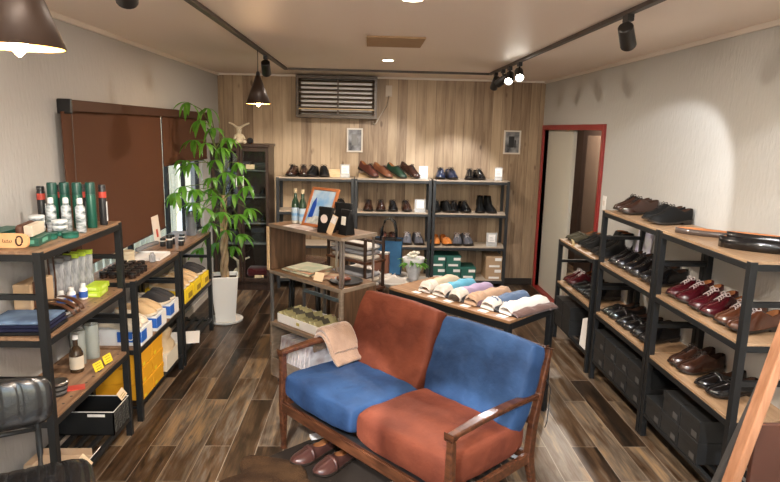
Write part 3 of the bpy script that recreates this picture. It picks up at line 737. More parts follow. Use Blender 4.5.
def slab(m, w, d, h, seed=0, nx=14, ny=14, amp=.12, top=None):
    """closed soft slab, rounded rim, wrinkled top"""
    rows = []
    def zt(u, v):
        e = min(1, (1-abs(u))*5) * min(1, (1-abs(v))*5)
        return h*(.55 + .45*math.sqrt(max(e, 0))) + amp*h*noise.noise(Vector((u*3+seed*7, v*3, seed)))*e + (top(u, v) if top else 0)
    o = len(m.v); N = nx+1
    for j in range(ny+1):
        for i in range(nx+1):
            u = -1+2*i/nx; v = -1+2*j/ny
            m.v.append(Vector((u*w/2*(1+.03*noise.noise(Vector((v*2, seed, 0)))), v*d/2, zt(u, v))))
    k = len(m.v)
    for j in range(ny+1):
        for i in range(nx+1):
            u = -1+2*i/nx; v = -1+2*j/ny
            m.v.append(Vector((u*w/2*.985, v*d/2*.985, (top(u, v) if top else 0) + .0005)))
    for j in range(ny):
        for i in range(nx):
            a = o+j*N+i; m.f.append((a, a+1, a+N+1, a+N)); b_ = k+j*N+i; m.f.append((b_, b_+N, b_+N+1, b_+1))
    for i in range(nx):
        m.f.append((o+i, k+i, k+i+1, o+i+1)); a = o+ny*N+i; b_ = k+ny*N+i; m.f.append((a, a+1, b_+1, b_))
    for j in range(ny):
        m.f.append((o+j*N, o+(j+1)*N, k+(j+1)*N, k+j*N)); a = o+j*N+nx; b_ = k+j*N+nx; m.f.append((a, b_, b_+N, a+N))
    return m
NAVYC = mat('navy_cloth', (.012, .014, .04), .8); BLC = mat('black_cloth', (.012, .012, .013), .8); DENIM = mat('washed_denim', (.16, .24, .36), .85, c2=(.08, .12, .2), scale=10)
folded('folded_aprons', 'stack of folded navy and black cloth on left rack shelf', (-1.46, 2.54, z2), (.26, .2, .06), 3, [BLC, NAVYC, NAVYC, DENIM], n=4)
folded('leather_apron', 'grey folded leather sheets beside folded navy cloth', (-1.46, 2.72, z2), (.22, .14, .045), -8, [mat('grey_leather_sheet', (.09, .085, .08), .5), mat('pale_sheet', (.55, .53, .5), .6), LMATT], n=3, cat='cloth')
for i in range(3):
    s = thing('shoe_horn', ['dark brown leather shoe horn lying on left rack, nearest of three', 'dark brown leather shoe horn lying on left rack, middle of three', 'dark brown leather shoe horn lying on left rack, farthest of three'][i], 'shoe horn', (-1.40, 2.70+i*.055, z2+.05), -18-i*6, 'brown shoe horns')
    MB().tube([(-.11, 0, .0), (-.05, 0, .012), (.02, 0, .008), (.07, 0, -.012), (.085, 0, -.03)], [.01, .012, .013, .013, .01], 8, flat=(1, .45)).build('horn_body', leather('horn_leather', (.07, .028, .014), .3) if i == 0 else bpy.data.materials['horn_leather'], s, smooth=True)
BLU = mat('blue_label', (.03, .1, .4), .5)
for i, (x, y) in enumerate([(-1.47, 2.86), (-1.455, 2.93), (-1.43, 3.0)]):
    t = thing('lotion_bottle', ['nearest', 'middle', 'farthest'][i] + ' white bottle with blue label on left rack shelf', 'bottle', (x, y, z2), 0, 'white bottles with blue labels')
    MB().lathe([(.018, 0), (.02, .003), (.02, .052), (.014, .06)], n=16).build('bottle_body', WHITE, t, smooth='auto')
    MB().lathe([(.0204, .01), (.0204, .042)], n=16).build('blue_label', BLU, t, smooth='auto')
    MB().lathe([(.0125, .0605), (.0125, .078), (.011, .08)], n=14).build('cap', KPRINT, t, smooth='auto')
LIME = mat('lime_carton', (.45, .62, .04), .45)
for i in range(2):
    carton('lime_carton', ['lime green carton lying in front of clear packets', 'lime green carton lying atop the other lime carton'][i], 'box', (-1.405, 3.09+i*.01, z2+i*.027), (.075, .13, .026), 6-i*5, LIME, mat('lime_print', (.62, .75, .2), .5) if i == 0 else bpy.data.materials['lime_print'], 'lime cartons')
PK = mat('clear_packet', (.55, .56, .58), .15, c2=(.25, .26, .28), scale=18, stretch=(3, 3, 1))
for i in range(5):
    y = 2.98 + i*.052
    t = thing('insole_packet', ['first', 'second', 'third', 'fourth', 'fifth'][i] + ' shiny hanging packet from the camera, left rack shelf', 'packet', (-1.545+i*.012, y, z2), 12, 'shiny packets on left rack')
    MB().box(-.035, .035, -.011, .011, 0, .19).build('packet_body', PK, t, bevel=.004)
    MB().box(-.0355, .0355, -.0115, .0115, .192, .215).build('header_card', LIME if i > 1 else mat('grey_card', (.2, .2, .2), .5), t, bevel=.001)
HB = mat('hanging_leather', (.08, .035, .02), .35)
for i in range(3):
    t = thing('hanging_strap', ['near', 'middle', 'far'][i] + ' brown leather strap hanging behind white bottles', 'strap', (-1.56+.01*i, 2.885+i*.03, z2+.005), 0, 'brown leather straps')
    MB().tube([(0, 0, .0), (.004, .003, .1), (0, 0, .24), (-.01, 0, .3)], .007, 8, flat=(1, .5)).build('strap_body', HB, t, smooth=True)
# shelf 3 near-left (z .506)
z3 = .506
for i in range(3):
    t = thing('shoe_cream_tin', ['bottom', 'middle', 'top'][i] + ' of the stacked round black tins on lowest left shelf', 'tin', (-1.42 + .004*i, 2.66 + .002*i, z3 + i*.022), 0, 'stacked black tins')
    MB().lathe([(.038, 0), (.04, .002), (.04, .01)], n=22).build('tin_base', STEEL, t, smooth='auto'); MB().lathe([(.041, .0103), (.041, .019), (.039, .021)], n=22).build('lid', CHROME if i == 2 else STEELG, t, smooth='auto')
rc = MB().box(-.04, .04, -.03, .03, 0, .003).build('red_card', REDL, loc=(-1.37, 2.73, z3), rot=(0, 0, 25)); tag(rc, 'flat red card beside the stacked black tins', 'card')
t = thing('glass_bottle', 'dark liquor-shaped bottle with cream label on lowest left shelf', 'bottle', (-1.455, 2.93, z3))
MB().lathe([(.03, 0), (.033, .004), (.033, .1), (.025, .12), (.012, .135), (.012, .17)], n=20).build('bottle_body', mat('brown_glass', (.05, .03, .015), .08, coat=.5), t, smooth='auto')
MB().lathe([(.0335, .02), (.0335, .085)], n=20).build('cream_label', mat('cream_label', (.62, .56, .46), .6), t, smooth='auto')
MB().lathe([(.014, .1702), (.014, .195)], n=14).build('cap', KPRINT, t, smooth='auto')
for i, (x, y) in enumerate([(-1.49, 3.03), (-1.46, 3.12)]):
    t = thing('glass_canister', ['near', 'far'][i] + ' clear glass canister on lowest left shelf', 'jar', (x, y, z3), 0, 'clear glass canisters')
    MB().lathe([(.034, 0), (.036, .004), (.036, .18), (.034, .185)], n=20).build('glass_body', mat('canister_glass', (.5, .55, .52), .08, alpha=.55, coat=.5) if i == 0 else bpy.data.materials['canister_glass'], t, smooth='auto')
    MB().lathe([(.027, .01), (.027, .13)], n=16).build('contents', mat('pale_contents', (.5, .52, .48), .6) if i == 0 else bpy.data.materials['pale_contents'], t, smooth='auto')
YEL = mat('yellow_card', (.8, .6, .03), .55)
def price(loc, label, rz=0, m=YEL, w=.065, h=.045, tilt=-20, grp='yellow price cards'):
    t = thing('price_card', label, 'card', loc, rz, grp)
    MB().cbox((0, 0, h/2+.006), (.002, w, h), (0, tilt, 0)).build('card', m, t)
    MB().box(-.012, .012, -.008, .008, 0, .006).build('clip', STEELG, t)
    q = MB()
    for k in range(3): q.cbox((.0018-.36*(.012*(k-1)), 0, h/2+.006+.012*(k-1)), (.0008, w*.6, .003), (0, tilt, 0))
    q.build('printed_lines', mat('dark_ink', (.25, .18, .03), .6) if 'dark_ink' not in bpy.data.materials else bpy.data.materials['dark_ink'], t)
    return t
price((-1.35, 2.93, z3), 'yellow price card on lowest left shelf edge, nearer one', -12)
price((-1.345, 3.03, z3), 'yellow price card on lowest left shelf edge, farther one', -12)
CRD = mat('cream_card', (.72, .55, .36), .6)
# bottom near-left: black wire crate, white box
cr = thing('black_crate', 'black decorated storage crate with white rim below left rack', 'crate', (-1.47, 3.1, .116))
MB().box(-.15, .15, -.1, -.094, 0, .13).box(-.15, .15, .094, .1, 0, .13).box(-.15, -.144, -.1, .1, 0, .13).box(.144, .15, -.1, .1, 0, .13).box(-.15, .15, -.1, .1, 0, .005).build('crate_body', STEEL, cr)
MB().tube([(-.15, -.1, .132), (.15, -.1, .132), (.15, .1, .132), (-.15, .1, .132)], .0022, 6, close=True).build('rim', WHITE, cr)
sc = MB()
for i in range(4):
    for j in range(3):
        cy = -.075+i*.05; cz = .025+j*.04
        sc.tube([(.151, cy+.017*math.cos(a_*PI/5), cz+.015*math.sin(a_*PI/5)) for a_ in range(10)], .0018, 5, close=True)
sc.build('scroll_ornament', mat('dull_pewter', (.12, .12, .11), .5, .4), cr, smooth=True)
MB().cbox((.06, -.1015, .112), (.09, .002, .014)).build('white_lettering', WHITE, cr)
t = price((-1.33, 3.17, .25), 'cream price card standing on rim of the black crate', -20, CRD, .05, .055, -10, 'cream price cards'); t.rotation_euler = (R(30), 0, R(-20))
wb = thing('open_carton', 'white and beige open carton on floor beneath left rack', 'box', (-1.45, 2.72, .116), 0); wb.scale = (.85, .8, .8)
MB().box(-.17, .12, -.1, .1, 0, .004).box(-.17, .12, -.1, -.096, 0, .05).box(-.17, -.166, -.1, .1, 0, .05).box(-.17, .12, .096, .1, 0, .05).build('carton_body', mat('beige_card', (.5, .38, .27), .7), wb)
MB().add([(.12, -.1, 0), (.12, .1, 0), (.17, .1, .06), (.17, -.1, .06)], [(0, 1, 2, 3)]).build('open_flap', WHITE, wb, solid=.003)
t = price((-1.31, 2.66, .125), 'cream price card leaning on white carton near the floor', -25, CRD, .07, .075, -15, 'cream price cards'); t.rotation_euler = (R(30), 0, R(-25))
cb = MB().tube([(-1.58, 2.30, .9), (-1.57, 2.32, .5), (-1.58, 2.36, .2), (-1.5, 2.42, .02), (-1.35, 2.38, .006), (-1.3, 2.2, .006)], .004, 6).build('power_cable', BLACKP, smooth=True); tag(cb, 'thin dark cable hanging down left wall behind the stool', 'cable')

# middle-left low rack top: rows of jars
zmid = .866
DJ = mat('dark_jar', (.03, .018, .014), .25, coat=.3); DJL = mat('jar_lid_black', (.012, .012, .012), .3)
base = None; idx = 0
rown = ['front', 'second', 'third', 'back']
for r in range(4):
    for c in range(6):
        x = -1.35 - r*.055; y = 3.43 + c*.058
        if r == 0 and c > 3: continue
        if base is None:
            base = thing('polish_pot', 'x', 'jar', (x, y, zmid), 0, 'rows of small dark polish jars')
            MB().lathe([(.02, 0), (.022, .003), (.022, .022)], n=14).build('jar_body', DJ, base, smooth='auto'); MB().lathe([(.0225, .0222), (.0225, .036), (.0205, .038)], n=14).build('lid', DJL, base, smooth='auto')
            t = base
        else: t = dup(base, (x, y, zmid))
        t['label'] = 'small dark polish jar, %s row, number %s from the camera end' % (rown[r], ['one', 'two', 'three', 'four', 'five', 'six'][c])
for i in range(3):
    t = thing('cream_tin', ['bottom', 'middle', 'top'][i] + ' cream coloured tin stacked by the window frame', 'tin', (-1.545, 3.86, zmid + i*.024), 0, 'stacked cream tins')
    MB().lathe([(.045, 0), (.046, .003), (.046, .02), (.044, .023)], n=22).build('tin_body', mat('cream_tin', (.65, .55, .38), .35) if i == 0 else bpy.data.materials['cream_tin'], t, smooth='auto')
tr = thing('white_tray', 'white tray with small tools on low rack below window', 'tray', (-1.45, 4.0, zmid))
MB().box(-.12, .1, -.11, .11, 0, .006).box(-.12, .1, -.11, -.104, .006, .02).box(-.12, .1, .104, .11, .006, .02).box(-.12, -.114, -.11, .11, .006, .02).box(.094, .1, -.11, .11, .006, .02).build('tray_body', WHITE, tr, bevel=.001)
gbn = MB().tube([(-.02, -.13, .02), (0, 0, .026), (.02, .13, .02)], .018, 10, flat=(1, .8)).build('grey_roll', mat('grey_felt', (.2, .2, .21), .8), smooth=True, loc=(-1.5, 4.1, zmid+.035)); tag(gbn, 'grey cloth roll lying across the white tray', 'roll')
ib = MB().lathe([(.016, 0), (.02, .004), (.02, .045), (.011, .052), (.011, .062)], n=14).build('ink_bottle', PK, smooth='auto', loc=(-1.385, 3.86, zmid)); tag(ib, 'small clear bottle between dark jars and white tray', 'bottle')
for i, (x, y, r, h) in enumerate([(-1.42, 4.31, .022, .1), (-1.37, 4.42, .02, .06), (-1.45, 4.46, .022, .075), (-1.49, 4.38, .02, .06), (-1.40, 4.54, .021, .065)]):
    t = can('dye_bottle', ['tall black bottle with white band on low window rack', 'short black bottle nearest the front edge of window rack', 'black bottle behind the shortest ones on window rack', 'short black bottle closest to the window', 'short black bottle nearest the tall glass flask'][i], 'bottle', (x, y, zmid), r, h, BLACKP, DJL, 'black bottles on the low window rack', band=False, caph=.25)
    MB().lathe([(r*1.02, h*.62), (r*1.02, h*.73)], n=18).build('white_band', WHITE, t, smooth='auto')
t = thing('glass_flask', 'tall clear glass flask with black cap near the potted tree', 'bottle', (-1.42, 4.86, zmid))
MB().lathe([(.04, 0), (.042, .004), (.042, .15)], n=20).build('flask_body', mat('smoky_glass', (.2, .22, .25), .1, coat=.6), t, smooth='auto')
MB().lathe([(.043, .1505), (.043, .19), (.04, .2)], n=20).build('cap', mat('smoky_cap', (.1, .11, .12), .3), t, smooth='auto')
pt = thing('picture_card', 'white illustrated card with red figure leaning at the window', 'card', (-1.585, 4.53, zmid), 0)
MB().cbox((0, 0, .1), (.004, .14, .2), (0, -6, 0)).build('card', mat('card_paper', (.75, .7, .64), .6), pt)
MB().cbox((.006, .0, .07), (.002, .035, .06), (0, -6, 0)).build('red_print', REDL, pt, bevel=.0005)

# middle-left low rack shelf 2: boxes with clogs
BXW = mat('white_box', (.74, .76, .78), .5); BXB = mat('blue_box_end', (.02, .12, .5), .5)
zs2 = .461
for i, y in enumerate((3.50, 3.76, 4.02)):
    t = thing('clog_box', ['white shoe box with blue end, nearest of three', 'white shoe box with blue end, middle of three', 'white shoe box with blue end, farthest of three'][i] + ' on low rack', 'box', (-1.46, y, zs2), 0, 'white boxes with blue ends')
    MB().box(-.15, .15, -.09, .09, 0, .1).build('box_body', BXW, t, bevel=.002)
    MB().box(.01, .1502, -.0912, -.0902, .022, .085).build('blue_end', BXB, t)
    MB().box(.1503, .1512, -.088, -.005, .02, .085).build('blue_side', BXB, t)
    MB().box(.1503, .1512, .0, .088, .015, .09).build('white_sticker', WHITE, t)
    text_mesh('U!', .06, WHITE, t, (.095, -.0922, .052), (90, 0, 0))
    for s, n in ((-.045, 'near'), (.045, 'far')):
        shoe(['cream', 'beige', 'greymule'][i], (-1.45, y+s, zs2+.1), -12 if True else 0, n + ' %s clog on the %s blue-ended box' % (['cream', 'beige', 'dark grey'][i], ['nearest', 'middle', 'farthest'][i]), 'clogs displayed on boxes along the left wall', scale=.98)
YB_ = mat('yellow_box', (.86, .62, .02), .5)
for i, y in enumerate((4.365, 4.595, 4.825)):
    t = thing('clog_box', ['bright yellow shoe box, nearest of three on far low rack', 'bright yellow shoe box, middle of three on far low rack', 'bright yellow shoe box, farthest of three on far low rack'][i], 'box', (-1.46, y, zs2), 0, 'bright yellow boxes')
    MB().box(-.15, .15, -.095, .095, 0, .1).build('box_body', YB_, t, bevel=.002)
    MB().box(.1502, .151, -.02, .08, .02, .06).build('side_print', mat('brown_print', (.35, .22, .03), .6) if i == 0 else bpy.data.materials['brown_print'], t)
    for s, n in ((-.045, 'near'), (.045, 'far')):
        shoe(['beige', 'beige', 'greymule'][i], (-1.45, y+s, zs2+.1), -12, n + ' clog on the %s bright yellow box' % ['nearest', 'middle', 'farthest'][i], 'clogs displayed on boxes along the left wall', scale=.98)
# bottom: orange-yellow shoe boxes, kraft bags
OB = mat('amber_box', (.75, .36, .015), .5)
nm = ['bottom', 'middle', 'top']
for c in range(2):
    for r in range(3):
        shoebox((-1.47, 3.505 + c*.19, .116 + r*.1), (.3, .185, .098), OB, '%s amber shoe box of the %s stack under the low rack' % (nm[r], ['near', 'far'][c]), 'amber shoe boxes', label_m=YEL, labs=[('r', .1, .3, .1, .3)])
cr2 = MB().box(-.15, .15, -.12, .12, 0, .115).build('cream_box', mat('cream_carton', (.68, .62, .5), .5), bevel=.003, loc=(-1.47, 3.965, .116)); tag(cr2, 'long cream carton beside the amber boxes under low rack', 'box')
kb = thing('plastic_bag', 'crumpled kraft and clear plastic bag on the cream carton', 'bag', (-1.45, 3.95, .2325)); kb.scale = (.95, .9, .62)
m = MB(); rows = []
for j in range(9):
    v = j/8; row = []
    for i in range(20):
        a = 2*PI*i/20; rr = 1 + .18*noise.noise(Vector((math.cos(a)*2, math.sin(a)*2, v*3)))
        s = (1-.25*v)*rr; row.append((.14*s*math.copysign(abs(math.cos(a))**.6, math.cos(a)), .14*s*math.copysign(abs(math.sin(a))**.6, math.sin(a)), v*.24 + .02*noise.noise(Vector((a, v*4, 2)))))
    rows.append(row)
m.grid(rows, closed=True); m.f.append(tuple(range(20))); m.f.append(tuple(len(m.v)-20+i for i in range(20)))
m.build('bag_body', mat('kraft_plastic', (.45, .32, .18), .3, c2=(.6, .48, .32), scale=7, bump=.4, bscale=15), kb, smooth=True)
wp = MB().box(-.15, .15, -.14, .14, 0, .004).build('paper_sheet', WHITE, loc=(-1.44, 4.5, .117), rot=(0, 0, 14)); tag(wp, 'white sheet of paper lying on bottom bars of far low rack', 'paper')

# ------------------------------------------------------------------ blinds
BLND = mat('brown_blind_fabric', (.10, .042, .023), .75, bump=.15, bscale=250)
BLV = mat('brown_valance', (.075, .034, .022), .6)
def blind(label, y0, y1, zb, zt=1.8):
    t = thing('roller_blind', label, 'blind', (XL, (y0+y1)/2, zb), 0, 'brown roller blinds'); h = zt-zb; w = (y1-y0)/2
    MB().box(.035, .038, -w, w, .012, h).build('blind_fabric', BLND, t)
    MB().box(.03, .043, -w, w, 0, .014).build('bottom_bar', BLV, t, bevel=.003)
    return t
blind('long brown roller blind pulled down over near part of window', 3.25, 4.77, .935)
blind('short brown roller blind over far part of window', 4.80, 6.08, 1.415)
va = thing('blind_valance', 'dark brown valance box running above both window blinds', 'valance', (XL, 4.7, 1.80))
MB().box(.0, .075, -1.4, 1.4, 0, .062).build('valance_board', BLV, va, bevel=.006)
for s in (-1, 1): MB().box(-.0, .078, s*1.408-.008, s*1.408+.008, -.012, .066).build('end_cap', BLACKP, va, bevel=.006)
MB().tube([(.05, -1.36, 0), (.05, -1.365, -.45), (.05, -1.36, -.84)], .003, 6).build('pull_chain', mat('brown_chain', (.06, .03, .02), .5), va)

# ------------------------------------------------------------------ glass cabinet
cb = thing('display_cabinet', 'dark wooden cabinet with glass doors in the far left corner', 'cabinet', (-1.326, 6.53, 0))
w, d, h = .585, .38, 1.53
fm = MB().box(-w/2, -w/2+.02, -d/2, d/2, 0, h).box(w/2-.02, w/2, -d/2, d/2, 0, h).box(-w/2, w/2, d/2-.01, d/2, 0, h).box(-w/2, w/2, -d/2, d/2, .08, .1).box(-w/2+.02, w/2-.02, -d/2+.01, -d/2+.02, 0, .08)
fm.build('carcass', DARKW, cb, bevel=.002)
MB().box(-w/2-.015, w/2+.015, -d/2-.02, d/2, h, h+.03).build('top_panel', DARKW, cb, bevel=.004)
for z in (.5, .72, 1.0, 1.28): MB().box(-w/2+.021, w/2-.021, -d/2+.03, d/2-.012, z, z+.008).build('glass_shelf', mat('shelf_glass', (.3, .34, .34), .08, alpha=.5) if 'shelf_glass' not in bpy.data.materials else bpy.data.materials['shelf_glass'], cb)
for s in (-1, 1):
    q = MB(); x0, x1 = (-w/2+.002, -.002) if s < 0 else (.002, w/2-.002); y = -d/2-.02
    q.box(x0, x0+.03, y, y+.018, .1, h-.005).box(x1-.03, x1, y, y+.018, .1, h-.005).box(x0+.03, x1-.03, y, y+.018, .1, .14).box(x0+.03, x1-.03, y, y+.018, h-.045, h-.005)
    dr = q.build('door', DARKW, cb, bevel=.002)
    MB().box(x0+.03, x1-.03, y+.008, y+.011, .14, h-.045).build('door_glass', GLASS, dr)
    hx = s*.035
    MB().tube([(hx, y, 1.12), (hx, y-.025, 1.12), (hx, y-.025, 1.23), (hx, y, 1.23)], .006, 8).build('handle', WHITE, dr, smooth=True)
cbx, cby = -1.326, 6.53
for zi, z in enumerate((.729, 1.009)):
    for i in range(3):
        shoe('black', (cbx-.19+i*.19, cby+.02, z), -90+10*(i-1), ['left', 'middle', 'right'][i] + ' black shoe behind glass on %s cabinet shelf' % ['the lower', 'an upper'][zi], 'shoes inside the glass cabinet', scale=.78)
for i, (x, z, s) in enumerate([(-.2, 1.289, (.1, .1, .1)), (0, 1.289, (.14, .12, .08)), (.18, 1.289, (.12, .1, .07)), (-.12, .509, (.16, .14, .12)), (.15, .509, (.14, .14, .15))]):
    b_ = thing('display_case', ['dark case on the top shelf of cabinet, left', 'dark case on the top shelf of cabinet, middle', 'dark case on the top shelf of cabinet, right', 'dark case low in cabinet, left', 'dark case low in cabinet, right'][i], 'box', (cbx+x, cby, z), 0, 'dark cases inside the glass cabinet')
    MB().box(-s[0]/2, s[0]/2, -s[1]/2, s[1]/2, 0, s[2]*.7).build('case_body', BLACKP, b_, bevel=.004); MB().box(-s[0]/2-.002, s[0]/2+.002, -s[1]/2-.002, s[1]/2+.002, s[2]*.7+.001, s[2]).build('lid', mat('slate', (.05, .055, .065), .3) if i == 0 else bpy.data.materials['slate'], b_, bevel=.003)
sc_ = MB().box(-.045, .045, 0, .002, 0, .05).build('price_card', CRD, loc=(cbx+.09, cby-.13, 1.298), rot=(-15, 0, 0)); tag(sc_, 'small cream card on upper shelf inside cabinet', 'card')
sc2 = MB().box(-.05, .05, 0, .002, 0, .05).build('price_card', CRD, loc=(cbx+.16, cby-.12, .101), rot=(-25, 0, 0)); tag(sc2, 'small cream card at the bottom of cabinet', 'card')
rb = MB().box(-.14, .14, -.09, .09, 0, .1).build('maroon_cushion', mat('maroon_velvet', (.09, .012, .015), .8, sheen=.5), bevel=.03, seg=4, smooth=True, loc=(cbx+.15, cby+.06, .101)); tag(rb, 'maroon cushion in the bottom of the glass cabinet', 'cushion')

def skin(name, verts, edges, radii, m, parent=None, sub=2):
    me = bpy.data.meshes.new(name); me.from_pydata(verts, edges, []); o = bpy.data.objects.new(name, me); col.objects.link(o)
    me.materials.append(m); q = o.modifiers.new('k', 'SKIN'); q.use_smooth_shade = True
    for i, r in enumerate(radii):
        me.skin_vertices[0].data[i].radius = r if isinstance(r, tuple) else (r, r)
    me.skin_vertices[0].data[0].use_root = True
    q = o.modifiers.new('u', 'SUBSURF'); q.levels = sub; q.render_levels = sub
    if parent: o.parent = parent
    return o
PLU = mat('cream_plush', (.72, .62, .45), .95, bump=.5, bscale=200, sheen=.4)
def bunny(label, loc, rz, s=1.0, ear=1):
    t = thing('plush_rabbit', label, 'plush toy', loc, rz, 'cream plush rabbits')
    v = [(0, 0, .045), (0, 0, .09), (0, -.004, .125), (0, -.012, .155), (0, -.012, .185),
         (-.02, 0, .195), (-.075, 0, .235), (-.12, .01, .25), (.02, 0, .195), (.07, -.01, .225), (.13, -.02, .25),
         (-.035, -.05, .025), (-.05, -.11, .02), (.035, -.05, .025), (.055, -.11, .02),
         (-.045, -.01, .095), (-.065, -.04, .05), (.045, -.01, .095), (.065, -.04, .05)]
    e = [(0, 1), (1, 2), (2, 3), (3, 4), (4, 5), (5, 6), (6, 7), (4, 8), (8, 9), (9, 10), (0, 11), (11, 12), (0, 13), (13, 14), (1, 15), (15, 16), (1, 17), (17, 18)]
    r = [.05, .042, .024, .034, .028, .014, .013, .01, .014, .013, .01, .022, .026, .022, .026, .017, .016, .017, .016]
    b_ = skin('body', v, e, r, PLU, t)
    MB().lathe([(.001, 0), (.005, .001), (.006, .005), (.001, .009)], (0, 0, 0), 8, Matrix.Translation((-.013, -.045, .165)) @ Matrix.Scale(.7, 4)).lathe([(.001, 0), (.005, .001), (.006, .005), (.001, .009)], (0, 0, 0), 8, Matrix.Translation((.013, -.045, .165)) @ Matrix.Scale(.7, 4)).build('eyes', BLACKP, t, smooth=True)
    t.scale = (s, s, s)
bunny('cream plush rabbit sitting on top of the dark cabinet', (-1.35, 6.42, 1.561), 25, .85)
bunny('cream plush rabbit leaning at the bottom of cabinet', (-1.39, 6.50, .101), -10, .95)
sb = MB().lathe([(.012, 0), (.03, .012), (.035, .03), (.03, .05), (.012, .062)], n=18).build('black_pom', mat('black_felt', (.02, .02, .022), .9), smooth=True, loc=(-1.235, 6.42, 1.561)); tag(sb, 'small round black ball beside plush rabbit on cabinet', 'ball')

# ------------------------------------------------------------------ potted tree
pot = thing('plant_pot', 'tall white square plant pot beside the low left rack', 'pot', (-1.27, 5.30, 0), 12)
q = MB(); 
for (a, z) in ((.08, .012), (.115, .42), (.118, .43), (.105, .43), (.1, .4)): pass
def sq(a, z): return [(-a, -a, z), (a, -a, z), (a, a, z), (-a, a, z)]
q.grid([sq(.085, .012), sq(.118, .43), sq(.105, .43), sq(.1, .39)], closed=True); q.f.append((3, 2, 1, 0))
q.build('pot_body', mat('white_ceramic', (.72, .72, .7), .3), pot, bevel=.006)
MB().lathe([(.13, 0), (.15, .004), (.155, .022), (.145, .022), (.14, .011), (.001, .011)], n=28).build('saucer', mat('white_plastic', (.7, .7, .68), .35), pot, smooth='auto')
q = MB().add(sq(.103, .395), [(0, 1, 2, 3)]); q.build('soil', mat('soil', (.03, .02, .014), .95, bump=.8, bscale=60), pot)
tree = thing('money_tree', 'tall leafy green money tree with braided trunk in white pot', 'plant', (-1.27, 5.30, .395))
TRK = mat('trunk_bark', (.3, .2, .12), .8, c2=(.42, .32, .2), scale=12, bump=.4, bscale=40)
tm = MB()
for k in range(3):
    pts = []
    for i in range(30):
        u = i/29; a = u*9 + k*2*PI/3; r = .022*(1-.3*u)
        pts.append((r*math.cos(a) + .01*u, r*math.sin(a), u*.75))
    tm.tube(pts, [.02-.006*i/29 for i in range(30)], 8)
tm.build('trunk', TRK, tree, smooth=True)
LV = mat('leaf_green', (.045, .17, .02), .35, c2=(.15, .38, .05), scale=5)
LVb = LV.node_tree.nodes['Principled BSDF']; LVb.inputs['Subsurface Weight'].default_value = 0
# translucent leaf: mix with translucent
nt = LV.node_tree; tr_ = nt.nodes.new('ShaderNodeBsdfTranslucent'); tr_.inputs[0].default_value = (.25, .6, .04, 1); mxs = nt.nodes.new('ShaderNodeMixShader'); mxs.inputs[0].default_value = .35
out = nt.nodes['Material Output']; nt.links.new(LVb.outputs[0], mxs.inputs[1]); nt.links.new(tr_.outputs[0], mxs.inputs[2]); nt.links.new(mxs.outputs[0], out.inputs[0])
clusters = [(-1.45, 5.0, 1.92), (-1.37, 5.05, 1.78), (-1.28, 5.1, 1.72), (-1.33, 5.15, 1.88), (-1.32, 5.0, 1.6), (-1.24, 5.2, 1.56), (-1.13, 5.3, 1.43), (-1.42, 4.95, 1.44), (-1.53, 5.1, 1.45), (-1.52, 4.8, 1.21), (-1.46, 4.85, 1.26), (-1.38, 4.9, 1.23), (-1.3, 5.1, 1.31), (-1.21, 5.2, 1.35), (-1.05, 5.25, 1.23), (-1.15, 5.2, 1.16), (-1.25, 5.0, 1.17), (-1.32, 4.9, 1.08), (-1.22, 5.05, 1.03), (-1.12, 5.2, 0.99), (-1.29, 4.95, 0.95), (-1.22, 5.2, 0.85), (-1.12, 5.3, 0.8), (-1.2, 5.35, 0.68), (-1.43, 5.25, 0.8), (-1.48, 5.35, 0.66), (-1.38, 4.82, 1.13), (-1.27, 5.1, 1.46), (-1.2, 5.25, 1.64), (-1.35, 5.4, 0.7), (-1.44, 5.1, 1.62), (-1.05, 5.3, 1.03), (-1.35, 5.3, 1.2), (-1.15, 5.45, 1.3)]
stem = [Vector((-1.262, 5.3, 1.1)), Vector((-1.25, 5.28, 1.4)), Vector((-1.33, 5.2, 1.7))]
bm_, lf = MB(), MB()
off = Vector((-1.27, 5.30, .395))
bm_.tube([Vector((-1.262, 5.3, 1.1))-off, Vector((-1.24, 5.29, 1.3))-off, Vector((-1.28, 5.24, 1.5))-off, Vector((-1.34, 5.15, 1.72))-off], [.014, .011, .009, .006], 8)
rnd = random.Random(3)
def leaflet(m, p, d, L, wd, droop):
    d = d.normalized(); side = d.cross(Vector((0, 0, 1))); 
    if side.length < .05: side = Vector((1, 0, 0))
    side.normalize(); prev = None; n = 6; pos = p.copy(); o = len(m.v)
    dirv = d.copy()
    for i in range(n+1):
        u = i/n; ww = wd*math.sin(PI*min(1, (u*.92+.04))**.8)*.5
        nrm = side.cross(dirv).normalized()
        m.v += [pos - side*ww + nrm*ww*.25, pos, pos + side*ww + nrm*ww*.25]
        dirv = (dirv + Vector((0, 0, -droop/n))).normalized(); pos = pos + dirv*L/n
    for i in range(n):
        a = o+i*3; m.f += [(a, a+1, a+4, a+3), (a+1, a+2, a+5, a+4)]
for cpt in clusters:
    c = Vector(cpt)
    zj = max(min(c.z - .12, 1.7), 1.02)
    root = Vector((-1.262, 5.3, zj)) if zj < 1.35 else Vector((-1.3, 5.2, zj))
    midp = (root + c)/2 + Vector((0, 0, .06))
    bm_.tube([root-off, midp-off, c-off], [.005, .004, .003], 5)
    out_ = (c-root); out_.z = 0
    if out_.length < .01: out_ = Vector((0, -1, 0))
    a0 = math.atan2(out_.y, out_.x); nl = rnd.choice((4, 5, 5, 6))
    for k in range(nl):
        a = a0 + (k-(nl-1)/2)*(2*PI*.8/nl) + rnd.uniform(-.15, .15)
        d = Vector((math.cos(a), math.sin(a), rnd.uniform(-.15, .25)))
        leaflet(lf, c-off, d, rnd.uniform(.11, .2), rnd.uniform(.03, .05), rnd.uniform(1.0, 2.8))
bm_.build('branches', mat('green_stem', (.12, .16, .05), .6), tree, smooth=True)
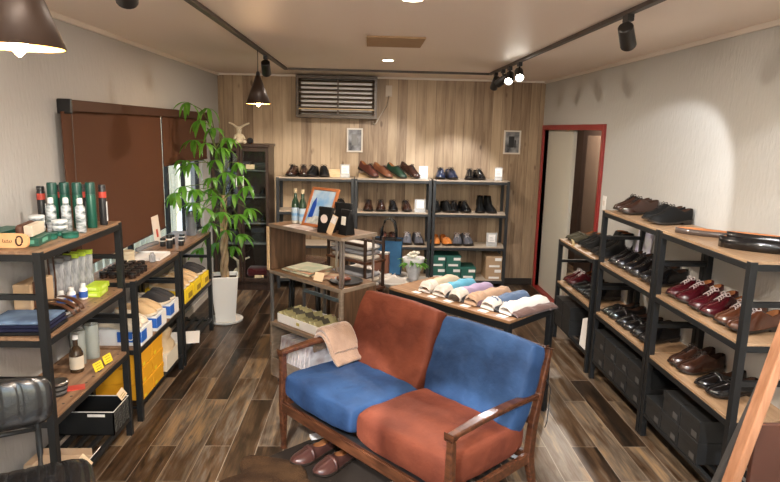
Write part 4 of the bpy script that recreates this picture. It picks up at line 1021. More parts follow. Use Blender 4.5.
# keep the leaves off walls
for v in lf.v:
    if v.x + off.x < XL+.03: v.x = XL+.03-off.x + rnd.uniform(0, .004)
lf.build('leaves', LV, tree, smooth=True)

# ------------------------------------------------------------------ back wall fittings
ac = thing('air_conditioner', 'white air conditioner unit behind the wooden louvre cover', 'air conditioner', (-.345, 6.74, 1.9))
MB().box(-.38, .38, -.13, -.005, -.02, .345).build('housing', mat('ac_white', (.7, .7, .68), .4), ac, bevel=.01)
MB().box(-.34, .34, -.135, -.131, .03, .06).build('air_outlet', STEELG, ac)
lo = thing('louvre_cover', 'dark wooden louvred cover high on the wooden back wall', 'cover', (-.345, 6.745, 1.845))
LW = mat('louvre_wood', (.05, .034, .022), .4, c2=(.10, .07, .045), scale=5, stretch=(2, 12, 12))
MB().box(-.43, -.4, -.18, 0, 0, .44).box(.4, .43, -.18, 0, 0, .44).box(-.4, .4, -.18, 0, .405, .44).box(-.4, .4, -.18, 0, 0, .035).build('outer_frame', LW, lo, bevel=.002)
for k in range(8):
    MB().cbox((0, -.165, .06 + k*.046), (.8, .034, .007), (35, 0, 0)).build('slat', LW, lo, bevel=.001)
MB().box(.008, .024, -.185, -.178, .035, .405).build('centre_bar', LW, lo, bevel=.001)
MB().box(-.4, .4, -.19, -.181, .088, .1).build('lower_rod', CREAMW, lo, bevel=.002)
ct = thing('pipe_cover', 'small white socket and cable right of the louvred cover', 'socket', (.215, 6.745, 2.15))
MB().box(-.035, .035, -.02, 0, -.06, .06).build('socket_plate', mat('beige_plastic', (.5, .42, .33), .5), ct, bevel=.003)
MB().tube([(0, -.02, -.05), (-.02, -.03, -.15), (-.1, -.03, -.28), (-.13, -.03, -.34), (-.15, -.03, -.36), (-.17, -.02, -.33)], .006, 6).build('cable', mat('beige_cable', (.45, .38, .3), .5), ct, smooth=True)
def frame(label, x, z, w, h, grp='small framed photographs on the back wall', var=0):
    t = thing('framed_photo', label, 'picture', (x, 6.748, z), 0, grp)
    FW = mat('white_frame', (.68, .62, .54), .5) if 'white_frame' not in bpy.data.materials else bpy.data.materials['white_frame']
    b_ = .016
    MB().box(-w/2, -w/2+b_, -.015, 0, -h/2, h/2).box(w/2-b_, w/2, -.015, 0, -h/2, h/2).box(-w/2+b_, w/2-b_, -.015, 0, h/2-b_, h/2).box(-w/2+b_, w/2-b_, -.015, 0, -h/2, -h/2+b_).build('frame_border', FW, t, bevel=.001)
    MB().box(-w/2+b_, w/2-b_, -.006, -.004, -h/2+b_, h/2-b_).build('print', mat('grey_photo', (.35, .35, .36), .5, c2=(.04, .04, .045), scale=9) if 'grey_photo' not in bpy.data.materials else bpy.data.materials['grey_photo'], t)
    MB().box(-w*.2, w*.12, -.0075, -.006, -h*.22, h*.25).box(w*.14, w*.22, -.0075, -.006, -h*.22, h*.1).build('dark_shapes', BLACKP if var else STEELG, t)
frame('white framed black and white photo below the louvred cover', -.15, 1.615, .175, .26)
frame('white framed dark photo high at right end of back wall', 1.6, 1.63, .19, .26, var=1)
# ceiling hatch
ch = MB().box(-.02, .34, 3.8, 4.22, H-.012, H).build('ceiling_vent', mat('tan_vent', (.38, .24, .13), .6, c2=(.46, .31, .18), scale=12, stretch=(1, 20, 1)), bevel=.003); tag(ch, 'tan rectangular panel fixed on the ceiling', 'panel')

# ------------------------------------------------------------------ tracks and lamps
TRM = mat('track_brown', (.07, .055, .045), .45)
XT0, XT1, YT = -.8, 1.17, 5.97
tk = thing('lighting_track', 'brown lighting track running around the ceiling on three sides', 'track', (0, 0, H))
MB().box(XT0-.017, XT0+.017, -.8, YT, -.02, 0).build('left_rail', TRM, tk, bevel=.002)
MB().box(XT1-.017, XT1+.017, -.8, YT, -.02, 0).build('right_rail', TRM, tk, bevel=.002)
MB().box(XT0-.017, XT1+.017, YT, YT+.034, -.02, 0).build('back_rail', TRM, tk, bevel=.002)
SPM = mat('spot_body', (.015, .013, .012), .4)
LENS = mat('lamp_lens', (1, .95, .85), .3, emit=(1, .93, .8), estr=30)
def light(name, kind, loc, energy, color=(1, .85, .68), target=None, size=.05, angle=60, blend=.6, parent=None):
    l = bpy.data.lights.new(name, kind); l.energy = energy; l.color = color
    if kind == 'AREA': l.shape = 'DISK'; l.size = size
    if kind in ('SPOT', 'POINT'): l.shadow_soft_size = size
    if kind == 'SPOT': l.spot_size = R(angle); l.spot_blend = blend
    o = bpy.data.objects.new(name, l); col.objects.link(o); o.location = loc
    if target is not None: o.rotation_euler = (Vector(target)-Vector(loc)).to_track_quat('-Z', 'Y').to_euler()
    return o
def spotlamp(label, x, y, target, power, angle=50, lit=True, L=.12, drop=.09, color=(1, .88, .72), blend=.5):
    """track head: adapter, arm, cylinder aimed at the target"""
    t = thing('track_spotlight', label, 'spotlight', (x, y, H-.02), 0, 'spotlights on the ceiling track')
    MB().box(-.015, .015, -.03, .03, -.03, 0).build('adapter', SPM, t, bevel=.002)
    MB().tube([(0, 0, -.03), (0, 0, -drop)], .007, 8).build('arm', SPM, t, smooth=True)
    d = (Vector(target) - Vector((x, y, H-.02-drop))).normalized(); c = Vector((0, 0, -drop))
    q = d.to_track_quat('Z', 'Y').to_matrix().to_4x4(); M = Matrix.Translation(c) @ q
    MB().lathe([(.03, -L*.45), (.034, -L*.42), (.036, L*.5), (.032, L*.55), (.03, L*.5), (.028, L*.42)], (0, 0, 0), 20, M).build('lamp_head', SPM, t, smooth='auto')
    MB().lathe([(.001, L*.47), (.027, L*.47), (.027, L*.475), (.001, L*.476)], (0, 0, 0), 20, M).build('lens', LENS, t, smooth='auto')
    if power:
        p = Vector((x, y, H-.02-drop)) + d*(L*.62)
        light('spot_beam', 'SPOT', p, power, color, target, .03, angle, blend)
    return t
WW = (1, .80, .58); NW = (.96, .97, 1)
spotlamp('dark track spotlight hanging over the right side, pointing at right wall', XT1, 2.83, (1.94, 3.95, 1.15), 22, 60, color=NW, blend=.25)
spotlamp('track spotlight beside the cone pendant over the plant', XT0, 4.85, (-.9, 6.3, .9), 40, 60)
spotlamp('black track spotlight at top edge near the front left', XT0, 2.12, (-1.35, 3.6, .6), 18, 50)
spotlamp('leftmost of four track spotlights in the far right corner', XT1, 5.72, (.9, 6.7, .9), 40, 60, color=NW)
spotlamp('second of four track spotlights in the far right corner', XT1, 5.42, (-.2, 6.7, 1.0), 45, 55, color=NW)
spotlamp('third of four track spotlights, shining towards the sofa', XT1, 5.16, (.2, 2.4, .3), 30, 45, color=NW)
spotlamp('fourth of four track spotlights, brightest towards the camera', XT1, 4.83, (.75, 1.9, .4), 30, 45, color=NW)
# spots behind / above the camera (same track, outside the frame)
spotlamp('track spotlight above the sofa out of frame, aimed at right wall', XT1, 1.72, (1.94, 2.6, 1.1), 21, 62, color=NW, blend=.2)
spotlamp('added track spotlight out of frame lighting near right rack', XT1, 1.2, (1.6, 2.9, .6), 25, 50, color=NW, blend=.4)  # unseen spot, added to brighten the near right rack
spotlamp('track spotlight out of frame lighting the sofa', XT0, .7, (-.36, 2.76, .35), 300, 22, color=NW, blend=.12)
spotlamp('track spotlight out of frame lighting red seat', XT0, .2, (.16, 2.2, .42), 330, 17, color=NW, blend=.12)
spotlamp('track spotlight out of frame lighting the floor by the right racks', XT1, .8, (1.15, 3.1, 0), 90, 38, color=NW, blend=.5)
spotlamp('added track spotlight out of frame lighting the left rack', XT0, 1.3, (-1.35, 2.8, .9), 14, 50, color=NW)  # added out of view to lighten the left rack
gp = thing('added_globe_lamp', 'added frosted globe fill lamp out of frame behind the camera', 'pendant lamp', (.2, -.5, 1.9), 0)  # unseen globe, added as fill light for the ceiling
MB().lathe([(.02, .1), (.07, .08), (.1, .02), (.1, -.02), (.07, -.07), (.02, -.095)], n=24).build('globe', mat('added_globe_frosting', (1, .95, .88), .4, emit=(1, .9, .75), estr=3), gp, smooth=True)
MB().tube([(0, 0, .1), (0, 0, .4)], .004, 6).build('cord', BLACKP, gp)
light('added_globe_glow', 'POINT', (.2, -.5, 2.08), 60, (1, .88, .76), None, .08)  # added fill light just above the globe
# cone pendants
CONE = mat('brown_cone', (.045, .026, .018), .45, .2); CONEI = mat('gold_inside', (.75, .55, .25), .45)
BULB = mat('warm_bulb', (1, .8, .5), .2, emit=(1, .62, .25), estr=40)
def pendant(label, x, y, ztop, hh, r, power, rise):
    t = thing('cone_pendant', label, 'pendant lamp', (x, y, ztop-hh), 0, 'brown cone pendant lamps')
    MB().lathe([(.012, hh), (r, 0)], n=32).build('shade_outer', CONE, t, smooth='auto').data
    for o_ in t.children: pass
    return t
def pendant(label, x, y, zb, hh, r, power):
    t = thing('cone_pendant', label, 'pendant lamp', (x, y, zb), 0, 'brown cone pendant lamps')
    m = MB(); n = 32
    m.grid([[(a*math.cos(2*PI*k/n), a*math.sin(2*PI*k/n), z) for k in range(n)] for a, z in ((.014, hh), (r, 0))], closed=True); m.build('shade', CONE, t, smooth=True, solid=.002)
    m = MB(); m.grid([[(a*math.cos(2*PI*k/n), a*math.sin(2*PI*k/n), z) for k in range(n)] for a, z in ((.012, hh-.008), (r-.003, 0.0))], closed=True); m.build('shade_lining', CONEI, t, smooth=True)
    MB().lathe([(.006, hh), (.016, hh), (.012, hh+.02), (.003, hh+.03)], n=16).build('socket_cap', BLACKP, t, smooth='auto')
    MB().tube([(0, 0, hh+.03), (0, 0, H-.02-zb)], .003, 6).build('cord', BLACKP, t)
    MB().lathe([(.009, .06), (.014, .035), (.019, .01), (.014, -.008), (.003, -.02)], n=16).build('bulb', BULB, t, smooth=True)
    light('pendant_glow', 'POINT', (x, y, zb-.03), power, (1, .6, .3), None, .03)
pendant('far brown cone pendant lamp hanging near the back wall', XT0, 4.5, 1.905, .2, .088, 5)
pendant('near brown cone pendant lamp at the top left corner', XT0, 1.46, 1.912, .23, .097, 3)
# downlights
DL = mat('downlight_lens', (1, .9, .75), .3, emit=(1, .8, .55), estr=14)
def downlight(label, x, y, power):
    t = thing('downlight', label, 'ceiling light', (x, y, H), 0, 'round recessed downlights')
    MB().lathe([(.06, -.004), (.062, 0), (.045, 0), (.045, -.004)], n=28).build('trim_ring', TRIMM, t, smooth='auto')
    MB().lathe([(.001, -.006), (.042, -.006), (.044, -.002), (.001, -.002)], n=28).build('lens', DL, t, smooth='auto')
    o = light('downlight_glow', 'AREA', (x, y, H-.012), power, (1, .87, .73), (x, y, 0), .09)
downlight('round downlight in the ceiling nearest the back wall', .15, 5.10, 22)
downlight('round downlight at the top edge of the picture', .18, 2.72, 22)
downlight('added round downlight out of frame above the camera', .18, .5, 30)  # unseen downlight, added to brighten the room
downlight('added round downlight out of frame behind the camera', .18, -.8, 20)  # added out of sight to raise the overall brightness
downlight('added unseen round downlight in the hall beyond the red door frame', 2.35, 6.6, 30)  # unseen hall lamp, added to lighten the dark doorway
#@@MID
# ------------------------------------------------------------------ centre counter
A = R(-45)
def loc45(x, y, z, o=(-.65, 3.95), a=A): return (o[0] + x*math.cos(a) - y*math.sin(a), o[1] + x*math.sin(a) + y*math.cos(a), z)
ct = thing('display_counter', 'tall open wooden and steel counter on castors in the middle of shop', 'counter', (-.65, 3.95, 0), -45)
Lc, Dc = .71, .30
def cb_(name, m, *bx, **k):
    q = MB()
    for b_ in bx: q.box(*b_)
    return q.build(name, m, ct, bevel=k.get('bevel', .0015))
cb_('top_board', TABLEW, (0.006, Lc-.006, .006, Dc-.006, 1.101, 1.117))
cb_('board_edging', TAUPE, (0, Lc, 0, .006, 1.095, 1.1175), (Lc-.006, Lc, .006, Dc, 1.095, 1.1175), (0, .006, .006, Dc, 1.095, 1.1175))
cb_('middle_board', TABLEW, (0.006, Lc-.006, .006, Dc, .789, .805))
cb_('board_edging', TAUPE, (0, Lc, 0, .006, .782, .806), (Lc-.006, Lc, .006, Dc, .782, .806), (0, .006, .006, Dc, .782, .806))
cb_('lower_board', TABLEW, (0.006, Lc-.006, .006, Dc, .43, .446))
cb_('board_edging', TAUPE, (0, Lc, 0, .006, .423, .447), (Lc-.006, Lc, .006, Dc, .423, .447), (0, .006, .006, Dc, .423, .447))
cb_('left_end_panel', WALNUT2, (-.002, .016, .004, Dc, .806, 1.095))
cb_('pale_edge', CREAMW, (-.022, .004, -.002, .004, .80, 1.095))
cb_('right_end_panel', WALNUT2, (Lc-.018, Lc, .022, Dc, .447, .782))
cb_('corner_post', TAUPE, (Lc-.02, Lc+.001, 0, .022, .447, .782))
for x, y in ((.012, .012), (.012, Dc-.012), (.23, Dc-.012)): MB().box(x-.009, x+.009, y-.009, y+.009, .447, .789).build('steel_post', STEELG, ct, bevel=.001)
for x, y in ((Lc-.02, .012), (Lc-.012, .028), (Lc-.02, Dc-.012), (.35, Dc-.012)): MB().box(x-.006, x+.006, y-.006, y+.006, .806, 1.101).build('steel_post', CHROME, ct, bevel=.001)
MB().box(.02, Lc-.02, Dc-.02, Dc-.008, .60, .625).build('back_rail', mat('blue_grey_steel', (.12, .17, .2), .4, .3), ct, bevel=.001)
cb_('bottom_box', TAUPE, (0, .016, 0, Dc, .06, .423), (Lc-.016, Lc, 0, Dc, .06, .423), (.016, Lc-.016, 0, Dc, .06, .076))
cb_('bottom_front_panel', TAUPE, (.016, Lc-.016, .002, .014, .076, .19))
cb_('bottom_back_panel', WALNUT2, (.016, Lc-.016, Dc-.012, Dc, .076, .423))
for x, y in ((.05, .05), (Lc-.05, .05), (.05, Dc-.05), (Lc-.05, Dc-.05)):
    cs = MB().box(x-.018, x+.018, y-.02, y+.02, .04, .06).build('castor', STEELG, ct, bevel=.001)
    MB().lathe([(.02, -.009), (.024, -.006), (.024, .006), (.02, .009)], (0, 0, 0), 14, Matrix.Translation((x, y, .024)) @ Euler((0, R(90), 0)).to_matrix().to_4x4()).build('wheel', BLACKP, cs, smooth='auto')
# wine bottles
GBT = mat('dark_green_glass', (.02, .05, .025), .06, coat=.6); SKY_ = mat('blue_sea_label', (.12, .3, .55), .5, c2=(.6, .66, .66), scale=3, stretch=(1, 1, 8))
for i, (x, y) in enumerate(((.095, .15), (.165, .155))):
    t = thing('wine_bottle', ['left', 'right'][i] + ' dark green bottle with blue label on the counter', 'bottle', loc45(x, y, 1.1175), 0, 'bottles with blue labels')
    MB().lathe([(.024, 0), (.026, .004), (.026, .12), (.022, .145), (.011, .17), (.0105, .2)], n=20).build('bottle_body', GBT, t, smooth='auto')
    MB().lathe([(.0265, .02), (.0265, .105)], n=20).build('label', SKY_, t, smooth='auto'); MB().lathe([(.0265, .002), (.0265, .019)], n=20).build('cream_foot', bpy.data.materials['cream_label'], t, smooth='auto')
    MB().lathe([(.012, .2003), (.012, .225), (.01, .228)], n=16).build('capsule', mat('gold_capsule', (.5, .4, .25), .4) if i == 0 else bpy.data.materials['gold_capsule'], t, smooth='auto')
# leaning picture
FRW = mat('orange_frame_wood', (.36, .11, .035), .35, c2=(.45, .16, .06), scale=5)
pf = thing('framed_poster', 'orange wood framed blue seaside poster leaning on the counter', 'picture', loc45(.315, .13, 1.119), rot=(-24, 0, -40))
w, h = .235, .265
MB().box(-w/2, -w/2+.018, -.008, .008, 0, h).box(w/2-.018, w/2, -.008, .008, 0, h).box(-w/2+.018, w/2-.018, -.008, .008, h-.018, h).box(-w/2+.018, w/2-.018, -.008, .008, 0, .018).build('frame_border', FRW, pf, bevel=.002)
MB().box(-w/2+.018, w/2-.018, -.001, .001, .018, h-.018).build('poster', mat('sea_blue_print', (.14, .33, .6), .3, c2=(.5, .6, .66), scale=9), pf)
MB().add([(-.085, -.003, .06), (-.045, -.003, .06), (-.04, -.003, .15), (-.055, -.003, .2), (-.075, -.003, .16)], [(0, 1, 2, 3, 4)]).build('dark_blue_shape', mat('deep_blue', (.01, .06, .35), .4), pf, solid=.001)
MB().add([(-.085, -.003, .02), (.085, -.003, .02), (.085, -.003, .06), (-.02, -.003, .075), (-.085, -.003, .055)], [(0, 1, 2, 3, 4)]).build('rocky_shape', mat('rock_print', (.3, .32, .3), .5, c2=(.6, .6, .56), scale=30), pf, solid=.001)
# black pouches
for i, (x, y, hh, ww, rz) in enumerate(((.50, .07, .155, .11, -35), (.635, .11, .15, .09, -50), (.50, .21, .17, .12, -30))):
    t = thing('black_pouch', ['black pouch with skull-like round pale label on counter, left one', 'black pouch with small white label at right end of counter', 'black pouch standing behind the other two on counter'][i], 'pouch', loc45(x, y, 1.118), rz, 'black pouches on the counter')
    m = MB(); rows = []
    for j in range(7):
        v = j/6; tk_ = .03*(1-v)**.6+.004; rows.append([(a*ww/2, s*tk_ , v*hh) for a, s in ((-1, 0), (-.85, -1), (0, -1.15), (.85, -1), (1, 0), (.85, 1), (0, 1.15), (-.85, 1))])
    m.grid(rows, closed=True); m.f += [tuple(range(8))[::-1], tuple(48+k for k in range(8))]
    m.build('pouch_body', LMATT, t, smooth='auto'); MB().cbox((0, 0, hh-.012), (ww*1.05, .011, .022)).build('top_seal', BLACKP, t, bevel=.002)
    if i == 0:
        MB().lathe([(.001, 0), (.026, 0), (.026, .002), (.001, .002)], (0, 0, 0), 20, Matrix.Translation((.002, -.026, .085)) @ Euler((R(84), 0, 0)).to_matrix().to_4x4()).build('round_label', mat('pinkish_label', (.6, .5, .45), .6), t)
        MB().cbox((.002, -.029, .045), (.03, .002, .03), (-6, 0, 0)).build('lower_label', WHITE, t)
    if i == 1: MB().cbox((.005, -.027, .085), (.04, .002, .05), (-6, 0, 0)).build('white_label', mat('ivory_label', (.66, .63, .55), .6), t)
tc_ = thing('tan_leaflet', 'tan wedge-shaped card leaning between the two black pouches', 'card', loc45(.56, .035, 1.118), rot=(-10, 18, -40))
MB().box(-.022, .022, -.001, .001, 0, .12).build('card', bpy.data.materials['kraft_paper'], tc_)
MB().box(-.02, .02, -.0025, -.001, .07, .115).build('pale_print', mat('grey_print', (.4, .38, .36), .6, c2=(.65, .6, .56), scale=40), tc_)
lf_ = MB().box(-.12, .12, -.06, .06, 0, .003).build('white_leaflet', mat('leaflet_white', (.7, .66, .62), .5, c2=(.4, .3, .28), scale=14), loc=loc45(.27, .062, 1.118), rot=(0, 0, -45)); tag(lf_, 'white leaflet lying flat at front of counter top', 'leaflet')
pn = MB().tube([(0, 0, 0), (0, .0, -.14)], [.012, .006], 8, flat=(1.5, .6)).build('hanging_tag', CREAMW, smooth=True, loc=loc45(.46, -.004, 1.09)); bpy.data.objects.remove(pn)
# middle shelf goods: patterned cloths, tray
PAT = mat('patterned_cloth', (.62, .52, .33), .8, c2=(.5, .25, .17), scale=14); PAT2 = mat('cream_patterned_cloth', (.66, .6, .45), .8, c2=(.45, .5, .35), scale=18)
for i in range(3):
    o = slab(MB(), .27-.02*i, .2, .014, 11+i).build('folded_handkerchief', [PAT2, PAT, PAT2][i], smooth=True, loc=loc45(.2+.02*i, .15, .8065+i*.0142), rot=(0, 0, -45+i*4)); tag(o, ['bottom', 'middle', 'top'][i] + ' patterned handkerchief in the stack on counter middle board', 'cloth', 'stack of patterned handkerchiefs')
o = slab(MB(), .16, .14, .016, 21).build('folded_handkerchief', PAT, smooth=True, loc=loc45(.42, .15, .8065), rot=(0, 0, -30)); tag(o, 'reddish patterned cloth lying right of the handkerchief stack', 'cloth')
t = thing('round_tray', 'round dark plate with small leather goods on counter middle board', 'plate', loc45(.595, .15, .8065))
MB().lathe([(.085, 0), (.105, .012), (.102, .014), (.08, .005), (.001, .005)], n=32).build('plate', BLACKP, t, smooth='auto')
o = slab(MB(), .08, .06, .02, 5).build('leather_purse', leather('purse_leather', (.12, .035, .02), .4), smooth=True, loc=loc45(.58, .14, .821), rot=(0, 0, 20)); tag(o, 'small reddish brown leather purse on the round dark plate', 'purse')
o = MB().cbox((0, 0, .03), (.075, .003, .055), (-25, 0, 0)).build('tan_card', CRD, loc=loc45(.47, .035, .8065), rot=(0, 0, -38)); tag(o, 'tan folded card standing at front of counter middle board', 'card')
# lower shelf: white box with sock packs
wbx = thing('white_tray_box', 'open white box filled with khaki packets on counter lower board', 'box', loc45(.265, .14, .4475), -45)
MB().box(-.22, .22, -.11, .11, 0, .004).box(-.22, .22, -.11, -.106, 0, .06).box(-.22, .22, .106, .11, 0, .06).box(-.22, -.216, -.11, .11, 0, .06).box(.216, .22, -.11, .11, 0, .06).build('tray_body', WHITE, wbx, bevel=.001)
MB().box(-.015, .015, -.1125, -.1105, .02, .04).build('gold_clasp', mat('gold_paper', (.5, .42, .1), .4), wbx, bevel=.001)
KH = mat('khaki_cloth', (.3, .27, .12), .8, c2=(.42, .38, .2), scale=12)
pk = None
ordn = ['first', 'second', 'third', 'fourth', 'fifth', 'sixth', 'seventh', 'eighth', 'ninth']
for i in range(9):
    lc = loc45(.09 + i*.044, .14, .458)
    if pk is None:
        pk = thing('sock_packet', 'x', 'packet', lc, 0, 'khaki packets in the white box')
        MB().box(-.004, .014, -.1, .1, 0, .075).build('packet_body', KH, pk, bevel=.004); MB().box(-.0045, .0145, -.03, .03, .04, .0765).build('paper_band', mat('dark_band', (.07, .06, .04), .6), pk)
        t = pk
    else: t = dup(pk, lc)
    t.rotation_euler = (R(3*math.cos(i*2.6)), R(-44+9*math.sin(i*1.9)), A + R(9*math.sin(i*2.7))); t['label'] = ordn[i] + ' khaki packet from the left inside the white box'
o = thing('wooden_box', 'reddish brown wooden box at right end of counter lower board', 'box', loc45(.59, .15, .4475), -45)
MB().box(-.075, .075, -.1, .1, 0, .035).build('box_body', WALNUT, o, bevel=.003); MB().box(-.077, .077, -.102, .102, .036, .046).build('lid', FRW, o, bevel=.003)
# magazines in the bottom
MG = mat('magazine_cover', (.74, .72, .72), .4, c2=(.34, .26, .26), scale=9, stretch=(1, 1, 1.5)); MGP = mat('magazine_pages', (.75, .72, .66), .8)
pk = None
for i in range(11):
    lc = loc45(.045 + i*.032, .13, .0765)
    if pk is None:
        pk = thing('magazine', 'x', 'magazine', lc, 0, 'magazines standing in the counter bottom')
        MB().box(0, .0012, -.105, .105, 0, .285).box(.0108, .012, -.105, .105, 0, .285).box(0, .012, -.1062, -.105, 0, .285).build('cover', MG, pk); MB().box(.0015, .0105, -.1045, .103, .002, .283).build('pages', MGP, pk)
        t = pk
    else: t = dup(pk, lc)
    t.rotation_euler = (0, R(10+3*math.sin(i*2.3)), A + R(3*math.sin(i*1.7))); t['label'] = ['first', 'second', 'third', 'fourth', 'fifth', 'sixth', 'seventh', 'eighth', 'ninth', 'tenth', 'eleventh'][i] + ' white magazine from the left in the bottom of counter'

# ------------------------------------------------------------------ stand, stool and low table behind the counter
st = thing('garment_stand', 'dark brown wooden stand stacked with pale cloth behind the counter', 'stand', (-.08, 4.26, 0), -45)
for sx in (-1, 1):
    for sy in (-1, 1): MB().box(sx*.19-.009, sx*.19+.009, sy*.09-.009, sy*.09+.009, 0, 1.0).build('leg', DARKW, st, bevel=.002)
for z in (.62, .82): MB().box(-.205, .205, -.105, .105, z, z+.018).build('shelf_board', WALNUT, st, bevel=.002)
for y in (-.09, .09): MB().box(-.176, .176, y-.012, y+.012, .94, .96).build('top_rail', DARKW, st, bevel=.002)
PC = [mat('pale_grey_cloth', (.5, .48, .46), .85), mat('cream_cloth', (.6, .54, .46), .85), mat('grey_cloth', (.25, .25, .27), .85)]
for j, z in enumerate((.6385, .8385)):
    for i in range(3):
        o = slab(MB(), .33, .16, .034, 31+i+j*5).build('folded_cloth', PC[(i+j) % 3], smooth=True, loc=(-.08, 4.26, z+i*.035), rot=(0, 0, -45+i*3)); tag(o, ['bottom', 'middle', 'top'][i] + ' folded pale cloth on %s shelf of the stand' % ['the lower', 'the upper'][j], 'cloth', 'folded cloths on the brown stand')
so = thing('leather_stool', 'dark brown round leather stool behind the counter', 'stool', (-.50, 4.78, 0))
MB().lathe([(.17, .60), (.19, .61), (.195, .66), (.18, .69), (.001, .70)], n=32).build('seat', LDBRN, so, smooth='auto')
MB().lathe([(.192, .6), (.197, .604), (.197, .612), (.192, .616)], n=32).build('piping', TRIMM, so, smooth='auto')
for k in range(4):
    a = PI/4 + k*PI/2; MB().tube([(.14*math.cos(a), .14*math.sin(a), .6), (.17*math.cos(a), .17*math.sin(a), 0)], .013, 8).build('leg', STEEL, so, smooth=True)
MB().tube([(.162*math.cos(a*PI/8), .162*math.sin(a*PI/8), .2) for a in range(16)], .008, 6, close=True).build('foot_ring', STEEL, so, smooth=True)
lt = thing('low_table', 'low dark table behind the counter holding bags and flowers', 'table', (.2, 4.62, 0), -45)
MB().box(-.31, .31, -.2, .2, .575, .6).build('table_top', mat('grey_laminate', (.2, .19, .18), .5), lt, bevel=.003)
for sx in (-1, 1):
    for sy in (-1, 1): MB().box(sx*.29-.015, sx*.29+.015, sy*.18-.015, sy*.18+.015, 0, .575).build('leg', STEEL, lt, bevel=.001)
tb = thing('tote_bag', 'blue tote bag with tall dark handles behind the counter', 'bag', (.175, 4.74, .601), -12)
DBL = mat('blue_tote', (.02, .075, .17), .6, c2=(.05, .16, .32), scale=5)
m = MB(); rows = []
for j in range(7):
    v = j/6; rows.append([(x*(.105+.006*v), y*(.045*(1-.4*v)), v*.29) for x, y in ((-1, -1), (-.3, -1.15), (.3, -1.1), (1, -1), (1, 1), (.3, 1.1), (-.3, 1.1), (-1, 1))])
m.grid(rows, closed=True); m.f.append(tuple(range(8))[::-1]); m.build('bag_body', DBL, tb, smooth='auto', bevel=.003)
MB().box(-.112, .112, -.034, -.029, .27, .292).box(-.112, .112, .029, .034, .27, .292).build('top_band', BLACKP, tb)
for y in (-.035, .035): MB().tube([(-.06, y, .27), (-.055, y*.9, .36), (-.03, y*.8, .43), (.01, y*.8, .45), (.045, y*.8, .42), (.06, y*.9, .35), (.062, y, .27)], .006, 8).build('handle', LBLACK, tb, smooth=True)
bb = thing('paper_bag', 'small reddish brown bag standing in front of blue tote', 'bag', (.115, 4.60, .601), -15)
MB().box(-.062, .062, -.025, .025, 0, .2).build('bag_body', mat('rust_brown_bag', (.2, .09, .06), .7), bb, bevel=.005)
MB().box(-.063, .063, -.026, .026, .188, .201).build('rim', PC[0], bb, bevel=.002)
fl = thing('wrapped_bouquet', 'grey wrapped bouquet with green leaves beside the blue tote', 'bouquet', (.36, 4.47, .601), 0)
m = MB(); rows = []
for j in range(6):
    v = j/5; rows.append([((.03+.055*v)*(1+.2*noise.noise(Vector((a*1.7, v*2, 5))))*math.cos(2*PI*a/14), (.03+.045*v)*math.sin(2*PI*a/14), v*.19 + .025*noise.noise(Vector((a, v*3, 1)))) for a in range(14)])
m.grid(rows, closed=True); m.build('paper_wrap', mat('silver_wrap', (.45, .46, .5), .3, c2=(.7, .7, .72), scale=10, bump=.4, bscale=12), fl, smooth=True, solid=.002)
m = MB(); rn = random.Random(9)
for k in range(26):
    a = rn.uniform(0, 2*PI); leaflet(m, Vector((.03*math.cos(a), .03*math.sin(a), .15)), Vector((math.cos(a), math.sin(a), rn.uniform(.3, 1.2))), rn.uniform(.08, .13), .022, 1.2)
m.build('leaves', bpy.data.materials['leaf_green'], fl, smooth=True)
m = MB()
for k in range(9):
    a = rn.uniform(0, 2*PI); c = Vector((.045*math.cos(a)*rn.random(), .045*math.sin(a)*rn.random(), .2+.03*rn.random())); m.lathe([(.002, -.012), (.014, -.006), (.018, .004), (.01, .012), (.001, .01)], c, 8)
m.build('blossoms', mat('white_blossom', (.7, .68, .6), .7), fl, smooth=True)
GW = protos and None
P('white', mat('white_leather', (.62, .58, .54), .45), 'sneaker', lace=LACEW, lining=PC[0], sole=WHITE)
NAMES['white'] = 'sneaker'
for i, (x, y, z, rz) in enumerate(((.03, 4.66, .601, 150), (.09, 4.50, .601, 165), (.21, 4.40, .601, 160), (-.06, 4.80, .601, 140))):
    shoe('white', (x, y, z), rz, 'pale sneaker on the low table, ' + ['beside the brown bag', 'in front of the brown bag', 'nearest the clothes table', 'farthest back behind the stand'][i], 'pale sneakers on the low table', scale=.75)

# ------------------------------------------------------------------ clothes table
TA = -47.3
def locT(x, y, z): return loc45(x, y, z, (.154, 3.93), R(TA))
tt = thing('display_table', 'long wooden topped table with black legs displaying folded knitwear', 'table', (.154, 3.93, 0), TA)
MB().box(0, .966, 0, .49, .682, .7).build('table_top', mat('table_top_wood', (.2, .10, .045), .4, c2=(.34, .19, .095), scale=3, stretch=(1.5, 16, 16)), tt, bevel=.002)
MB().box(.03, .936, 0.003, .023, .64, .682).box(.03, .936, .467, .487, .64, .682).box(.003, .023, .03, .46, .64, .682).box(.943, .963, .03, .46, .64, .682).build('apron', STEEL, tt, bevel=.001)
for x in (.018, .948):
    for y in (.018, .472): MB().box(x-.017, x+.017, y-.017, y+.017, 0, .682).build('leg', STEEL, tt, bevel=.0015)
MB().box(.03, .936, .46, .485, .18, .2).build('lower_rail', STEEL, tt, bevel=.001)
MB().box(.03, .936, .005, .03, .18, .2).build('lower_rail', STEEL, tt, bevel=.001)
